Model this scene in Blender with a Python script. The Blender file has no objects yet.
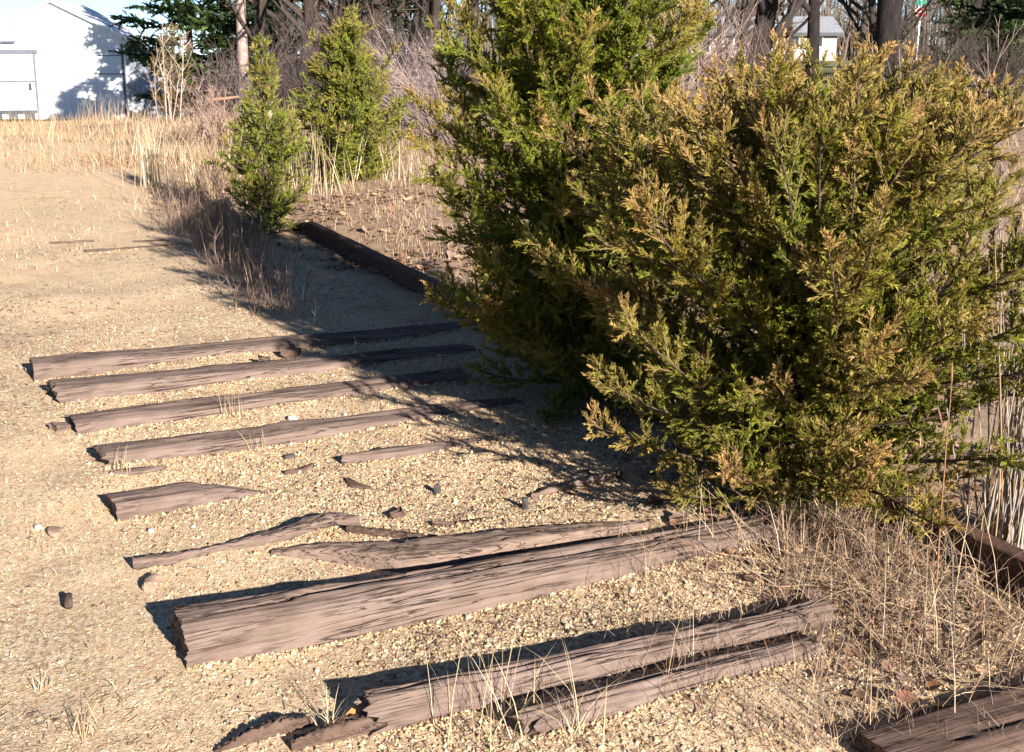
import bpy, math, random
import numpy as np
from mathutils import Vector, Matrix

R = math.radians
SC = bpy.context.scene
COL = SC.collection
rng = np.random.default_rng(7)
random.seed(7)

# ------------------------------------------------------------------ camera
FPX, PITCH, CAMH = 1316.8, 0.2828, 1.486
cam_d = bpy.data.cameras.new('camera')
cam_d.sensor_fit = 'HORIZONTAL'
cam_d.sensor_width = 36.0
cam_d.lens = 36.0 * FPX / 1024.0
cam_d.clip_start = 0.05
cam_d.clip_end = 3000
cam = bpy.data.objects.new('camera', cam_d)
COL.objects.link(cam)
cam.location = (0, 0, CAMH)
cam.rotation_euler = (math.pi / 2 - PITCH, 0, 0)
SC.camera = cam

# ------------------------------------------------------------------ sky, sun, exposure
SUN_ELEV = R(20.5)
SUN_AZ = R(180 - 31)          # clockwise from +Y: behind the camera, to its right
w = bpy.data.worlds.new('World')
SC.world = w
w.use_nodes = True
nt = w.node_tree
bg = nt.nodes['Background']
sky = nt.nodes.new('ShaderNodeTexSky')
sky.sky_type = 'NISHITA'
sky.sun_disc = False
sky.sun_elevation = SUN_ELEV
sky.sun_rotation = SUN_AZ
sky.air_density = 0.5
sky.dust_density = 0.0
sky.ozone_density = 2.5
tc = nt.nodes.new('ShaderNodeTexCoord'); mp = nt.nodes.new('ShaderNodeMapping')
# the z = 0 plane of this scene is the track bed, which climbs 2.6 degrees; the level horizon is tilted by as much
mp.inputs['Rotation'].default_value = (R(2.6), 0, 0)
nt.links.new(tc.outputs['Generated'], mp.inputs['Vector']); nt.links.new(mp.outputs[0], sky.inputs['Vector'])
nt.links.new(sky.outputs[0], bg.inputs[0])
bg.inputs[1].default_value = 0.05
sd = bpy.data.lights.new('sun', 'SUN')
sd.energy = 5.0
sd.angle = R(0.53)
sd.color = (1.0, 0.93, 0.85)
sun = bpy.data.objects.new('sun', sd)
COL.objects.link(sun)
to_sun = Vector((math.sin(SUN_AZ) * math.cos(SUN_ELEV), math.cos(SUN_AZ) * math.cos(SUN_ELEV), math.sin(SUN_ELEV)))
sun.rotation_euler = to_sun.to_track_quat('Z', 'Y').to_euler()
SC.view_settings.view_transform = 'Standard'
SC.view_settings.look = 'None'
SC.view_settings.gamma = 1.0
SC.view_settings.use_curve_mapping = False
SC.view_settings.exposure = 1.65
SC.cycles.max_bounces = 8
SC.cycles.transparent_max_bounces = 8

# ------------------------------------------------------------------ small maths
def hash3(ix, iy, iz, seed):
    h = (ix.astype(np.int64) * 374761393 + iy.astype(np.int64) * 668265263 + iz.astype(np.int64) * 2147483647 + seed * 1274126177) & 0xFFFFFFFF
    h = ((h ^ (h >> 13)) * 1274126177) & 0xFFFFFFFF
    h = ((h ^ (h >> 16)) * 2246822519) & 0xFFFFFFFF
    return ((h ^ (h >> 15)) & 0xFFFFFF) / float(0xFFFFFF)

def vnoise(x, y, z=0.0, seed=0):
    """value noise, -1..1"""
    x, y, z = np.broadcast_arrays(np.asarray(x, float), np.asarray(y, float), np.asarray(z, float))
    ix, iy, iz = np.floor(x), np.floor(y), np.floor(z)
    fx, fy, fz = x - ix, y - iy, z - iz
    fx, fy, fz = [t * t * (3 - 2 * t) for t in (fx, fy, fz)]
    o = 0
    for dx in (0, 1):
        for dy in (0, 1):
            for dz in (0, 1):
                wgt = (fx if dx else 1 - fx) * (fy if dy else 1 - fy) * (fz if dz else 1 - fz)
                o = o + wgt * hash3(ix + dx, iy + dy, iz + dz, seed)
    return o * 2 - 1

def sstep(a, b, x):
    t = np.clip((x - a) / (b - a), 0, 1)
    return t * t * (3 - 2 * t)

def unit(v):
    v = np.asarray(v, float)
    return v / np.maximum(np.linalg.norm(v, axis=-1, keepdims=True), 1e-9)

CP, SP = math.cos(PITCH), math.sin(PITCH)
def ray(px, py):
    a, b = (px - 512) / FPX, (376 - py) / FPX
    return np.array([a, CP + b * SP, -SP + b * CP])
def G(px, py, z=0.0):
    """survey helper: photograph point -> place on the level z"""
    d = ray(px, py)
    return np.array([0, 0, CAMH]) + d * ((z - CAMH) / d[2])
def D(px, py, Y):
    """survey helper: photograph point at a known distance Y ahead"""
    d = ray(px, py)
    return np.array([0, 0, CAMH]) + d * (Y / d[1])

# rail line (top of the rail was surveyed at z = 0.12)
RA = np.array([1.30, 3.09]); RB = np.array([-1.24, 8.21])
TD = unit(RB - RA)                    # along the track, away from the camera
TN = np.array([TD[1], -TD[0]])        # across, to the right

def rail_d(x, y):                     # signed distance right of the rail
    return (np.asarray(x) - RA[0]) * TN[0] + (np.asarray(y) - RA[1]) * TN[1]

def zbase(x, y):
    x = np.asarray(x, float); y = np.asarray(y, float)
    left = np.interp(y, [13, 17, 60, 70, 200, 1600], [0, -0.12, -4.05, -5.0, -16, -76])
    right = np.interp(y, [14, 18, 30, 60, 120, 200, 1600], [0, -0.06, -0.5, -1.85, -4.2, -8.6, -72])
    s = sstep(-0.25, 0.12, x / np.maximum(y, 1.0))
    return left * (1 - s) + right * s

def zg(x, y):
    x = np.asarray(x, float); y = np.asarray(y, float)
    near = 1 - sstep(9, 30, np.hypot(x, y))
    z = zbase(x, y)
    z = z + 0.012 * vnoise(x * 2.3, y * 2.3, 0, 3) * near + 0.004 * vnoise(x * 7, y * 7, 0, 4) * near
    d = rail_d(x, y)
    z = z + 0.05 * sstep(0.0, 0.7, d) * near * sstep(4.5, 7, y)
    z = z + 0.05 * vnoise(x * 0.5, y * 0.5, 0, 6) * sstep(11, 20, y)
    return z

# ------------------------------------------------------------------ mesh builder
class MB:
    def __init__(s): s.V = []; s.F3 = []; s.F4 = []; s.C = []; s.n = 0
    def add(s, v, f, c=None):
        v = np.asarray(v, float).reshape(-1, 3); f = np.asarray(f, np.int64)
        if len(f):
            (s.F3 if f.shape[1] == 3 else s.F4).append(f + s.n)
        s.V.append(v)
        if c is None: c = np.ones((len(v), 3)) * 0.5
        s.C.append(np.broadcast_to(np.asarray(c, float), (len(v), 3)))
        s.n += len(v)
    def add2(s, v, f3, f4, c=None):
        v = np.asarray(v, float).reshape(-1, 3)
        if len(f3): s.F3.append(np.asarray(f3, np.int64) + s.n)
        if len(f4): s.F4.append(np.asarray(f4, np.int64) + s.n)
        s.V.append(v)
        if c is None: c = np.ones((len(v), 3)) * 0.5
        s.C.append(np.broadcast_to(np.asarray(c, float), (len(v), 3)))
        s.n += len(v)
    def mesh(s, name, mat, smooth=False):
        V = np.concatenate(s.V); C = np.concatenate(s.C)
        f3 = np.concatenate(s.F3) if s.F3 else np.zeros((0, 3), np.int64)
        f4 = np.concatenate(s.F4) if s.F4 else np.zeros((0, 4), np.int64)
        me = bpy.data.meshes.new(name)
        me.vertices.add(len(V)); me.vertices.foreach_set('co', V.astype(np.float32).ravel())
        nl = f3.size + f4.size
        me.loops.add(nl)
        me.loops.foreach_set('vertex_index', np.concatenate([f3.ravel(), f4.ravel()]).astype(np.int32))
        npoly = len(f3) + len(f4)
        me.polygons.add(npoly)
        st = np.concatenate([np.arange(len(f3)) * 3, f3.size + np.arange(len(f4)) * 4]).astype(np.int32)
        me.polygons.foreach_set('loop_start', st)
        me.polygons.foreach_set('use_smooth', np.full(npoly, bool(smooth)))
        a = me.attributes.new('Col', 'FLOAT_COLOR', 'POINT')
        a.data.foreach_set('color', np.concatenate([C, np.ones((len(C), 1))], 1).astype(np.float32).ravel())
        me.materials.append(mat)
        me.update(calc_edges=True)
        me.validate()
        return me
    def build(s, name, mat, parent=None, smooth=False):
        o = bpy.data.objects.new(name, s.mesh(name, mat, smooth))
        COL.objects.link(o)
        if parent is not None: o.parent = parent
        return o

BOXF = np.array([(0, 3, 2, 1), (4, 5, 6, 7), (0, 1, 5, 4), (1, 2, 6, 5), (2, 3, 7, 6), (3, 0, 4, 7)])
def box(mb, x0, x1, y0, y1, z0, z1, c=None):
    v = [(x0, y0, z0), (x1, y0, z0), (x1, y1, z0), (x0, y1, z0), (x0, y0, z1), (x1, y0, z1), (x1, y1, z1), (x0, y1, z1)]
    mb.add(v, BOXF, c)

def tube(mb, P, rad, sides=5, c=None, cap=True):
    P = np.asarray(P, float); k = len(P); rad = np.broadcast_to(np.asarray(rad, float), (k,))
    T = unit(np.gradient(P, axis=0))
    ref = np.array([0.31, 0.17, 0.93]) if abs(T[0, 2]) < 0.8 else np.array([0.93, 0.27, 0.1])
    A = unit(np.cross(T, ref)); B = np.cross(T, A)
    ang = np.arange(sides) * 2 * math.pi / sides
    v = P[:, None] + rad[:, None, None] * (np.cos(ang)[None, :, None] * A[:, None] + np.sin(ang)[None, :, None] * B[:, None])
    i = np.arange(k - 1)[:, None] * sides; j = np.arange(sides)[None]; jn = (j + 1) % sides
    f = np.stack([i + j, i + jn, i + sides + jn, i + sides + j], -1).reshape(-1, 4)
    if c is not None and np.ndim(c) == 2: c = np.repeat(c, sides, 0)
    v = v.reshape(-1, 3)
    mb.add(v, f, c)

def thing(name, label, cat, loc=(0, 0, 0), rotz=0, group=None):
    o = bpy.data.objects.new(name, None); COL.objects.link(o)
    o.location = loc; o.rotation_euler = (0, 0, rotz); o.empty_display_size = 0.1
    return tag(o, label, cat, group)
def tag(o, label=None, cat=None, group=None, kind=None):
    if label: o['label'] = label
    if cat: o['category'] = cat
    if group: o['group'] = group
    if kind: o['kind'] = kind
    return o
def dup(root, loc, rotz, scale=1.0, label=None):
    r = root.copy(); COL.objects.link(r); r.location = loc; r.rotation_euler = (0, 0, rotz)
    r.scale = (scale,) * 3 if np.isscalar(scale) else scale
    if label: r['label'] = label
    for ch in list(root.children):
        c = ch.copy(); COL.objects.link(c); c.parent = r
    return r

# ------------------------------------------------------------------ materials
class N:
    def __init__(s, name, rough=0.8, spec=0.2):
        s.m = bpy.data.materials.new(name); s.m.use_nodes = True
        s.t = s.m.node_tree; s.b = s.t.nodes['Principled BSDF']
        s.b.inputs['Roughness'].default_value = rough
        s.b.inputs['Specular IOR Level'].default_value = spec
    def n(s, kind, **kw):
        o = s.t.nodes.new('ShaderNode' + kind)
        for k, v in kw.items():
            if k.startswith('i_'):
                key = k[2:]
                o.inputs[int(key) if key.isdigit() else key].default_value = v
            else: setattr(o, k, v)
        return o
    def l(s, a, b): s.t.links.new(a, b)
    def coord(s, which='Object', scale=(1, 1, 1)):
        c = s.n('TexCoord'); m = s.n('Mapping'); m.inputs['Scale'].default_value = scale
        s.l(c.outputs[which], m.inputs['Vector']); return m.outputs[0]
    def noise(s, vec, scale, detail=4, rough=0.6, dist=0.0):
        o = s.n('TexNoise'); o.inputs['Scale'].default_value = scale; o.inputs['Detail'].default_value = detail
        o.inputs['Roughness'].default_value = rough; o.inputs['Distortion'].default_value = dist
        s.l(vec, o.inputs['Vector']); return o.outputs['Fac']
    def ramp(s, fac, stops, interp='LINEAR'):
        o = s.n('ValToRGB'); e = o.color_ramp.elements; o.color_ramp.interpolation = interp
        while len(e) < len(stops): e.new(0.5)
        for el, (p, c) in zip(e, stops):
            el.position = p
            el.color = (c, c, c, 1) if np.isscalar(c) else (*c, 1)
        s.l(fac, o.inputs[0]); return o.outputs[0]
    def mix(s, fac, a, b, blend='MIX'):
        o = s.n('MixRGB', blend_type=blend)
        for i, v in ((0, fac), (1, a), (2, b)):
            if hasattr(v, 'is_output'): s.l(v, o.inputs[i])
            else: o.inputs[i].default_value = v if i == 0 else (*v, 1)
        return o.outputs[0]
    def color(s, v):
        if hasattr(v, 'is_output'): s.l(v, s.b.inputs['Base Color'])
        else: s.b.inputs['Base Color'].default_value = (*v, 1)
    def bump(s, h, strength=0.5, dist=0.01):
        o = s.n('Bump'); o.inputs['Strength'].default_value = strength; o.inputs['Distance'].default_value = dist
        s.l(h, o.inputs['Height']); s.l(o.outputs[0], s.b.inputs['Normal'])

M = {}
def simple(name, col, var=0.25, scale=8, rough=0.8, spec=0.2, bump=0.0, stretch=(1, 1, 1)):
    q = N(name, rough, spec)
    c = q.coord('Object', stretch)
    f = q.noise(c, scale, 5, 0.65)
    a = tuple(x * (1 - var) for x in col); b = tuple(min(1, x * (1 + var)) for x in col)
    q.color(q.ramp(f, [(0.3, a), (0.7, b)]))
    if bump: q.bump(f, 0.6, bump)
    M[name] = q.m
    return q.m

def attr_mat(name, rough=0.75, spec=0.15, transl=0.0, var=0.0, vscale=60):
    q = N(name, rough, spec)
    a = q.n('Attribute', attribute_name='Col')
    col = a.outputs['Color']
    if var:
        f = q.noise(q.coord('Object'), vscale, 3)
        col = q.mix(1.0, col, q.ramp(f, [(0.25, 1 - var), (0.75, 1 + var)]), 'MULTIPLY')
    q.color(col)
    if transl:
        tr = q.n('BsdfTranslucent'); q.l(col, tr.inputs[0])
        mx = q.n('MixShader'); mx.inputs[0].default_value = transl
        out = q.t.nodes['Material Output']
        q.l(q.b.outputs[0], mx.inputs[1]); q.l(tr.outputs[0], mx.inputs[2]); q.l(mx.outputs[0], out.inputs[0])
    M[name] = q.m
    return q.m

attr_mat('foliage', 0.6, 0.2, 0.32)
attr_mat('drygrass', 0.7, 0.2, 0.15)
attr_mat('pebble', 0.8, 0.2, 0.0, 0.25, 150)
attr_mat('leaf', 0.7, 0.2, 0.12, 0.2, 60)
attr_mat('bark', 0.9, 0.1, 0.0, 0.35, 30)
q = N('trunk_bark', 0.95, 0.08)
a_ = q.n('Attribute', attribute_name='Col'); f_ = q.noise(q.coord('Object', (9, 9, 1.6)), 2.4, 6, 0.75, 0.5)
q.color(q.mix(1.0, a_.outputs['Color'], q.ramp(f_, [(0.3, 0.35), (0.5, 1.0), (0.7, 1.9)]), 'MULTIPLY')); q.bump(f_, 1.0, 0.06)
M['trunk_bark'] = q.m

def wood_mat(name, tint=(1, 1, 1)):
    q = N(name, 0.85, 0.12)
    g1 = q.noise(q.coord('Object', (1.1, 34, 34)), 4.0, 8, 0.7, 0.25)
    g2 = q.noise(q.coord('Object', (2.0, 90, 90)), 4.0, 5, 0.75, 0.1)
    g3 = q.noise(q.coord('Object', (0.7, 17, 17)), 3.0, 4, 0.6, 0.4)
    big = q.noise(q.coord('Object', (1, 2.0, 2.0)), 5.5, 6, 0.7)
    t = lambda v: tuple(a * b * k for a, b, k in zip(v, tint, (0.58, 0.58, 0.555)))
    base = q.ramp(g1, [(0.22, t((0.115, 0.083, 0.072))), (0.42, t((0.178, 0.132, 0.116))), (0.58, t((0.215, 0.163, 0.146))), (0.82, t((0.30, 0.238, 0.215)))])
    fine = q.ramp(g2, [(0.28, 0.70), (0.46, 1.0), (0.8, 1.12)])
    col = q.mix(0.85, base, fine, 'MULTIPLY')
    sub = q.n('Math', operation='SUBTRACT', i_1=0.5); q.l(g3, sub.inputs[0])
    ab = q.n('Math', operation='ABSOLUTE'); q.l(sub.outputs[0], ab.inputs[0])
    line = q.ramp(ab.outputs[0], [(0.0, 0.0), (0.010, 0.12), (0.024, 1.0)])
    lm = q.ramp(q.noise(q.coord('Object', (1, 3, 3)), 2.2, 3), [(0.42, 1.0), (0.55, 0.0)])
    line = q.mix(lm, line, (1, 1, 1))
    col = q.mix(1.0, col, q.mix(1.0, (0.30, 0.27, 0.25), line, 'ADD'), 'MULTIPLY')
    col = q.mix(1.0, col, q.ramp(big, [(0.25, (0.70, 0.66, 0.62)), (0.5, (1.0, 0.98, 0.96)), (0.75, (1.22, 1.22, 1.24))]), 'MULTIPLY')
    q.color(col)
    h = q.mix(0.45, q.mix(0.5, g1, g2), line)
    q.bump(h, 1.0, 0.006)
    M[name] = q.m
wood_mat('wood')
wood_mat('wood_dark', (0.72, 0.66, 0.62))
wood_mat('wood_pale', (1.2, 1.18, 1.12))

q = N('rust', 0.85, 0.25)
c = q.coord('Object')
f = q.noise(c, 34, 9, 0.8)
q.color(q.ramp(f, [(0.25, (0.035, 0.021, 0.016)), (0.5, (0.085, 0.047, 0.032)), (0.72, (0.22, 0.115, 0.07))]))
q.bump(f, 0.9, 0.010); M['rust'] = q.m

# ground: packed tan sand and straw, pea gravel, brown duff right of the rail, grass far away
q = N('ground', 0.95, 0.08)
P = q.coord('Object')
n1 = q.noise(P, 1.3, 6, 0.65)
n2 = q.noise(P, 9.0, 8, 0.7)
n3 = q.noise(P, 60.0, 5, 0.7)
n4 = q.noise(P, 3.1, 6, 0.7)
vor = q.n('TexVoronoi'); vor.inputs['Scale'].default_value = 95; q.l(P, vor.inputs['Vector'])
sand = q.ramp(n2, [(0.22, (0.45, 0.305, 0.18)), (0.5, (0.60, 0.43, 0.265)), (0.78, (0.67, 0.505, 0.34))])
sand = q.mix(1.0, sand, q.ramp(n3, [(0.25, 0.55), (0.5, 1.0), (0.75, 1.2)]), 'MULTIPLY')
stone = q.ramp(vor.outputs['Color'], [(0.1, (0.27, 0.19, 0.12)), (0.4, (0.49, 0.36, 0.22)), (0.7, (0.52, 0.41, 0.275)), (0.95, (0.66, 0.58, 0.46))])
stone = q.mix(1.0, stone, q.ramp(vor.outputs['Distance'], [(0.0, 1.1), (0.55, 1.0), (0.9, 0.45)]), 'MULTIPLY')
col = q.mix(q.ramp(n1, [(0.40, 0.25), (0.58, 0.85)]), sand, stone)
dirt = q.ramp(n4, [(0.52, 0.0), (0.66, 0.62)])
vs = q.n('TexVoronoi'); vs.inputs['Scale'].default_value = 210; q.l(P, vs.inputs['Vector'])
speck = q.ramp(vs.outputs['Color'], [(0.10, 0.40), (0.28, 0.85), (0.75, 1.05), (0.92, 1.35)])
dcol = q.mix(1.0, (0.30, 0.205, 0.145), speck, 'MULTIPLY')
col = q.mix(0.75, col, speck, 'MULTIPLY')
col = q.mix(dirt, col, dcol)
# across-track coordinate
dotn = q.n('VectorMath', operation='DOT_PRODUCT'); q.l(P, dotn.inputs[0]); dotn.inputs[1].default_value = (TN[0], TN[1], 0)
sub = q.n('Math', operation='SUBTRACT', i_1=float(RA[0] * TN[0] + RA[1] * TN[1])); q.l(dotn.outputs['Value'], sub.inputs[0])
wob = q.n('Math', operation='MULTIPLY_ADD', i_1=1.2, i_2=-0.6); q.l(n4, wob.inputs[0])
ad = q.n('Math', operation='ADD'); q.l(sub.outputs[0], ad.inputs[0]); q.l(wob.outputs[0], ad.inputs[1])
mr = q.n('MapRange', i_1=-0.55, i_2=0.15); q.l(ad.outputs[0], mr.inputs[0])
duff = q.ramp(n2, [(0.25, (0.13, 0.085, 0.058)), (0.5, (0.26, 0.175, 0.115)), (0.75, (0.40, 0.28, 0.18))])
duff = q.mix(1.0, duff, q.ramp(n3, [(0.25, 0.5), (0.5, 1.0), (0.75, 1.3)]), 'MULTIPLY')
mulr = q.n('Math', operation='MULTIPLY', i_1=0.85); q.l(mr.outputs[0], mulr.inputs[0])
col = q.mix(mulr.outputs[0], col, duff)
# far: straw field, then winter lawn
sx = q.n('SeparateXYZ'); q.l(P, sx.inputs[0])
fy = q.n('MapRange', i_1=6.0, i_2=14.0); q.l(sx.outputs['Y'], fy.inputs[0])
straw = q.ramp(n2, [(0.25, (0.40, 0.275, 0.165)), (0.5, (0.57, 0.415, 0.26)), (0.8, (0.65, 0.50, 0.335))])
inv = q.n('Math', operation='SUBTRACT', i_0=1.0); q.l(mr.outputs[0], inv.inputs[1])
fym = q.n('Math', operation='MULTIPLY'); q.l(fy.outputs[0], fym.inputs[0]); q.l(inv.outputs[0], fym.inputs[1])
col = q.mix(fym.outputs[0], col, straw)
far = q.n('MapRange', i_1=24.0, i_2=40.0); q.l(sx.outputs['Y'], far.inputs[0])
nf = q.noise(P, 0.12, 5, 0.6)
lawn = q.ramp(nf, [(0.35, (0.10, 0.13, 0.045)), (0.5, (0.17, 0.17, 0.075)), (0.65, (0.32, 0.25, 0.15))])
lawn = q.mix(1.0, lawn, q.ramp(n1, [(0.3, 0.7), (0.7, 1.25)]), 'MULTIPLY')
col = q.mix(far.outputs[0], col, lawn)
q.color(col)
hh = q.mix(0.35, vs.outputs['Distance'], vor.outputs['Distance'])
q.bump(hh, 0.5, 0.004)
M['ground'] = q.m

simple('asphalt', (0.16, 0.165, 0.18), 0.2, 3)
simple('white_metal', (0.80, 0.80, 0.79), 0.04, 2, 0.5, 0.4)
simple('grey_metal', (0.34, 0.36, 0.40), 0.15, 4, 0.6, 0.4)
simple('frame_grey', (0.12, 0.13, 0.16), 0.15, 4, 0.6)
simple('dark_trim', (0.06, 0.065, 0.075), 0.2, 4, 0.6)
simple('brick_red', (0.32, 0.10, 0.08), 0.2, 4)
simple('house_wall', (0.36, 0.29, 0.27), 0.08, 2)
simple('house_roof', (0.24, 0.25, 0.27), 0.2, 3)
simple('window_glass', (0.03, 0.035, 0.045), 0.2, 3, 0.15, 0.5)
simple('sign_red', (0.55, 0.03, 0.035), 0.05, 3, 0.5)
simple('sign_green', (0.01, 0.19, 0.12), 0.05, 3, 0.5)
simple('sign_white', (0.8, 0.8, 0.8), 0.03, 3, 0.5)
simple('stone_pale', (0.42, 0.37, 0.31), 0.25, 30, 0.9, 0.1, 0.004)
simple('stone_tan', (0.26, 0.185, 0.13), 0.3, 30, 0.9, 0.1, 0.004)
simple('stone_dark', (0.06, 0.052, 0.052), 0.4, 30, 0.9, 0.1, 0.004)
simple('weathered_pole', (0.30, 0.22, 0.19), 0.3, 5, 0.9, 0.1, 0.01, (6, 6, 1))

# ------------------------------------------------------------------ ground sheet
def graded(a, b, fine, lim_lo, lim_hi, grow=1.13):
    xs = list(np.arange(a, b + fine * .5, fine))
    st = fine; x = xs[-1]
    while x < lim_hi: st *= grow; x += st; xs.append(x)
    st = fine; x = xs[0]; pre = []
    while x > lim_lo: st *= grow; x -= st; pre.append(x)
    return np.array(pre[::-1] + xs)
gx = graded(-2.4, 2.0, 0.040, -900, 900)
gy = graded(1.9, 6.6, 0.040, -500, 1500)
X, Y = np.meshgrid(gx, gy)
Z = zg(X, Y)
nx, ny = len(gx), len(gy)
mb = MB()
i = (np.arange(ny - 1)[:, None] * nx + np.arange(nx - 1)[None]).ravel()
mb.add(np.stack([X.ravel(), Y.ravel(), Z.ravel()], 1), np.stack([i, i + 1, i + nx + 1, i + nx], 1))
tag(mb.build('ground', M['ground'], smooth=True), 'tan gravel and dry earth ground running back to the woods', 'ground', kind='structure')

# grey paved yard before the shed
mb = MB()
gxx = np.linspace(-40, -15.2, 24); gyy = np.linspace(50, 75, 26)
X, Y = np.meshgrid(gxx, gyy)
i = (np.arange(25)[:, None] * 24 + np.arange(23)[None]).ravel()
mb.add(np.stack([X.ravel(), Y.ravel(), zbase(X, Y).ravel() + 0.10], 1), np.stack([i, i + 1, i + 25, i + 24], 1))
tag(mb.build('pavement', M['asphalt'], smooth=True), 'grey paved yard in front of the white shed', 'pavement', kind='structure')

# ------------------------------------------------------------------ ties
def loop_section(m, w, h, rc):
    """closed rounded-rectangle loop, y in 0..w, z in -h..0; returns pts, normals, s"""
    per = []
    cs = [(w - rc, -rc, 0), (rc, -rc, 90), (rc, -h + rc, 180), (w - rc, -h + rc, 270)]
    for cy, cz, a0 in cs:
        for a in np.linspace(a0, a0 + 90, 7):
            per.append((cy + rc * math.cos(R(a)), cz + rc * math.sin(R(a)), math.cos(R(a)), math.sin(R(a))))
    per = np.array(per); per = np.vstack([per, per[:1]])
    d = np.r_[0, np.cumsum(np.hypot(*np.diff(per[:, :2], axis=0).T))]
    s = np.linspace(0, d[-1], m, endpoint=False)
    P = np.stack([np.interp(s, d, per[:, k]) for k in range(4)], 1)
    return P[:, :2], unit(P[:, 2:]), s

def tie_mesh(L, w, hl, hr, depth=0.10, ns=90, m=56, seed=0, cracks=(), rc=0.018, wr=None, ragged=0.0045, prof=None, zend=None, bow=0.0, rag_r=None, amp=1.0):
    """weathered beam, local x along its length, y 0..w, top at z hl (left) to hr (right)"""
    H = depth
    P, Nn, s = loop_section(m, 1.0, 1.0, min(.3, rc * 1.7 / w))
    mb = MB()
    u = np.linspace(0, 1, ns)
    wr = w if wr is None else wr
    yy, zz = P[:, 0], P[:, 1]
    ends = vnoise(s * 9, seed * 3.1, 0, seed) + 0.6 * vnoise(s * 31, seed, 0, seed + 1)
    Vs = []
    for k, uu in enumerate(u):
        ww = w + (wr - w) * uu
        top = hl + (hr - hl) * uu
        hs = 1.0; yo = 0.0; zo = 0.0
        if prof is not None:
            wsc, yo, hs, zo = prof(uu)
            ww *= wsc
        x = uu * L
        xx = x + ends * (ragged * max(0, 1 - uu * 8) + (rag_r or ragged) * max(0, 1 - (1 - uu) * 6))
        hh = (top + H)
        y = yo + yy * ww
        z = top + zo + zz * hh * hs
        # weather relief
        g = 0.0022 * vnoise(x * 5, s * 70, 0, seed + 11) + 0.0012 * vnoise(x * 9, s * 140, 0, seed + 12) + 0.005 * vnoise(x * 6, s * 7, 0, seed + 13) - 0.005 * np.maximum(0, vnoise(x * 2.2, s * 24, 0, seed + 14)) ** 2
        g = g * amp
        for (c0, c1, sc, slope, wd, dp) in cracks:
            if c0 < uu < c1:
                t = (uu - c0) / (c1 - c0)
                cen = sc + slope * (t - 0.5) + 0.006 * vnoise(x * 8, seed, 0, seed + 21)
                env = math.sin(math.pi * t) ** 0.6 * (0.75 + 0.25 * float(vnoise(x * 14, 3.3, 0, seed)))
                g = g - dp * env * np.exp(-np.abs((yy * ww - cen) / (wd * (0.5 + env * 0.5))) ** 3) * (Nn[:, 1] > 0.3)
        y = y + Nn[:, 0] * g; z = z + Nn[:, 1] * g + bow * math.sin(math.pi * uu)
        Vs.append(np.stack([xx, y, z], 1))
    V = np.concatenate(Vs)
    i = np.arange(ns - 1)[:, None] * m; j = np.arange(m)[None]; jn = (j + 1) % m
    f = np.stack([i + j, i + m + j, i + m + jn, i + jn], -1).reshape(-1, 4)
    mb.add(V, f)
    for e, row in ((0, Vs[0]), (1, Vs[-1])):   # end grain: two shrinking rings, slightly dished
        cen = row.mean(0)
        r1 = cen + (row - cen) * 0.6; r1[:, 0] += (0.010 if e == 0 else -0.010) + 0.004 * vnoise(s * 30, e, 0, seed + 5)
        r2 = cen + (row - cen) * 0.02; r2[:, 0] += 0.006 if e == 0 else -0.006
        j = np.arange(m); jn = (j + 1) % m
        q4 = np.concatenate([np.stack([a + j, a + jn, b + jn, b + j], 1) for a, b in ((0, m), (m, 2 * m))])
        if e: q4 = q4[:, ::-1]
        mb.add(np.concatenate([row, r1, r2]), q4)
    return mb

EDGES = []
def place_tie(mb, name, label, Lp, Rp, mat='wood', cat='railroad tie', group=None, parent=None, z=0.0, smooth=True):
    a = G(*Lp); b = G(*Rp)
    xm = max(float(v[:, 0].max()) for v in mb.V); EDGES.append((a[:2], unit((b - a)[:2]), xm))
    o = mb.build(name, M[mat], parent, smooth)
    o.location = (a[0], a[1], z); o.rotation_euler = (0, 0, math.atan2(b[1] - a[1], b[0] - a[0]))
    if label: tag(o, label, cat, group)
    return o

TG = 'old railroad ties in the gravel'
place_tie(tie_mesh(1.95, 0.150, 0.066, 0.005, seed=1, cracks=[(0.05, 0.5, 0.12, 0.04, 0.005, 0.012), (0.3, 0.9, 0.07, 0.02, 0.004, 0.01)]), 'railroad_tie',
          'farthest whole railroad tie, square sawn left end, right half in shade', (35, 381), (320, 347), group=TG)
place_tie(tie_mesh(1.75, 0.160, 0.070, 0.006, seed=2, cracks=[(0.1, 0.6, 0.14, -0.05, 0.006, 0.014), (0.4, 0.95, 0.08, 0.02, 0.008, 0.02)], ragged=0.016), 'railroad_tie',
          'second tie from the back, its top splintered beside dark debris', (57, 407), (377, 365), group=TG)
place_tie(tie_mesh(1.52, 0.140, 0.052, 0.028, seed=3, cracks=[(0.02, 0.35, 0.10, 0.03, 0.004, 0.01), (0.5, 0.95, 0.06, 0.03, 0.005, 0.012)]), 'railroad_tie',
          'third tie from the back with a small brown block at its left end', (76, 437), (421, 389), group=TG)
place_tie(tie_mesh(1.55, 0.145, 0.054, 0.006, seed=4, cracks=[(0.02, 0.3, 0.06, 0.04, 0.005, 0.012), (0.25, 0.42, 0.12, 0.01, 0.007, 0.016), (0.5, 0.98, 0.09, 0.02, 0.004, 0.01)], ragged=0.02), 'railroad_tie',
          'fourth tie from the back with gnawed left end and a loose shard under it', (104, 471), (511, 408), group=TG)

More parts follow.
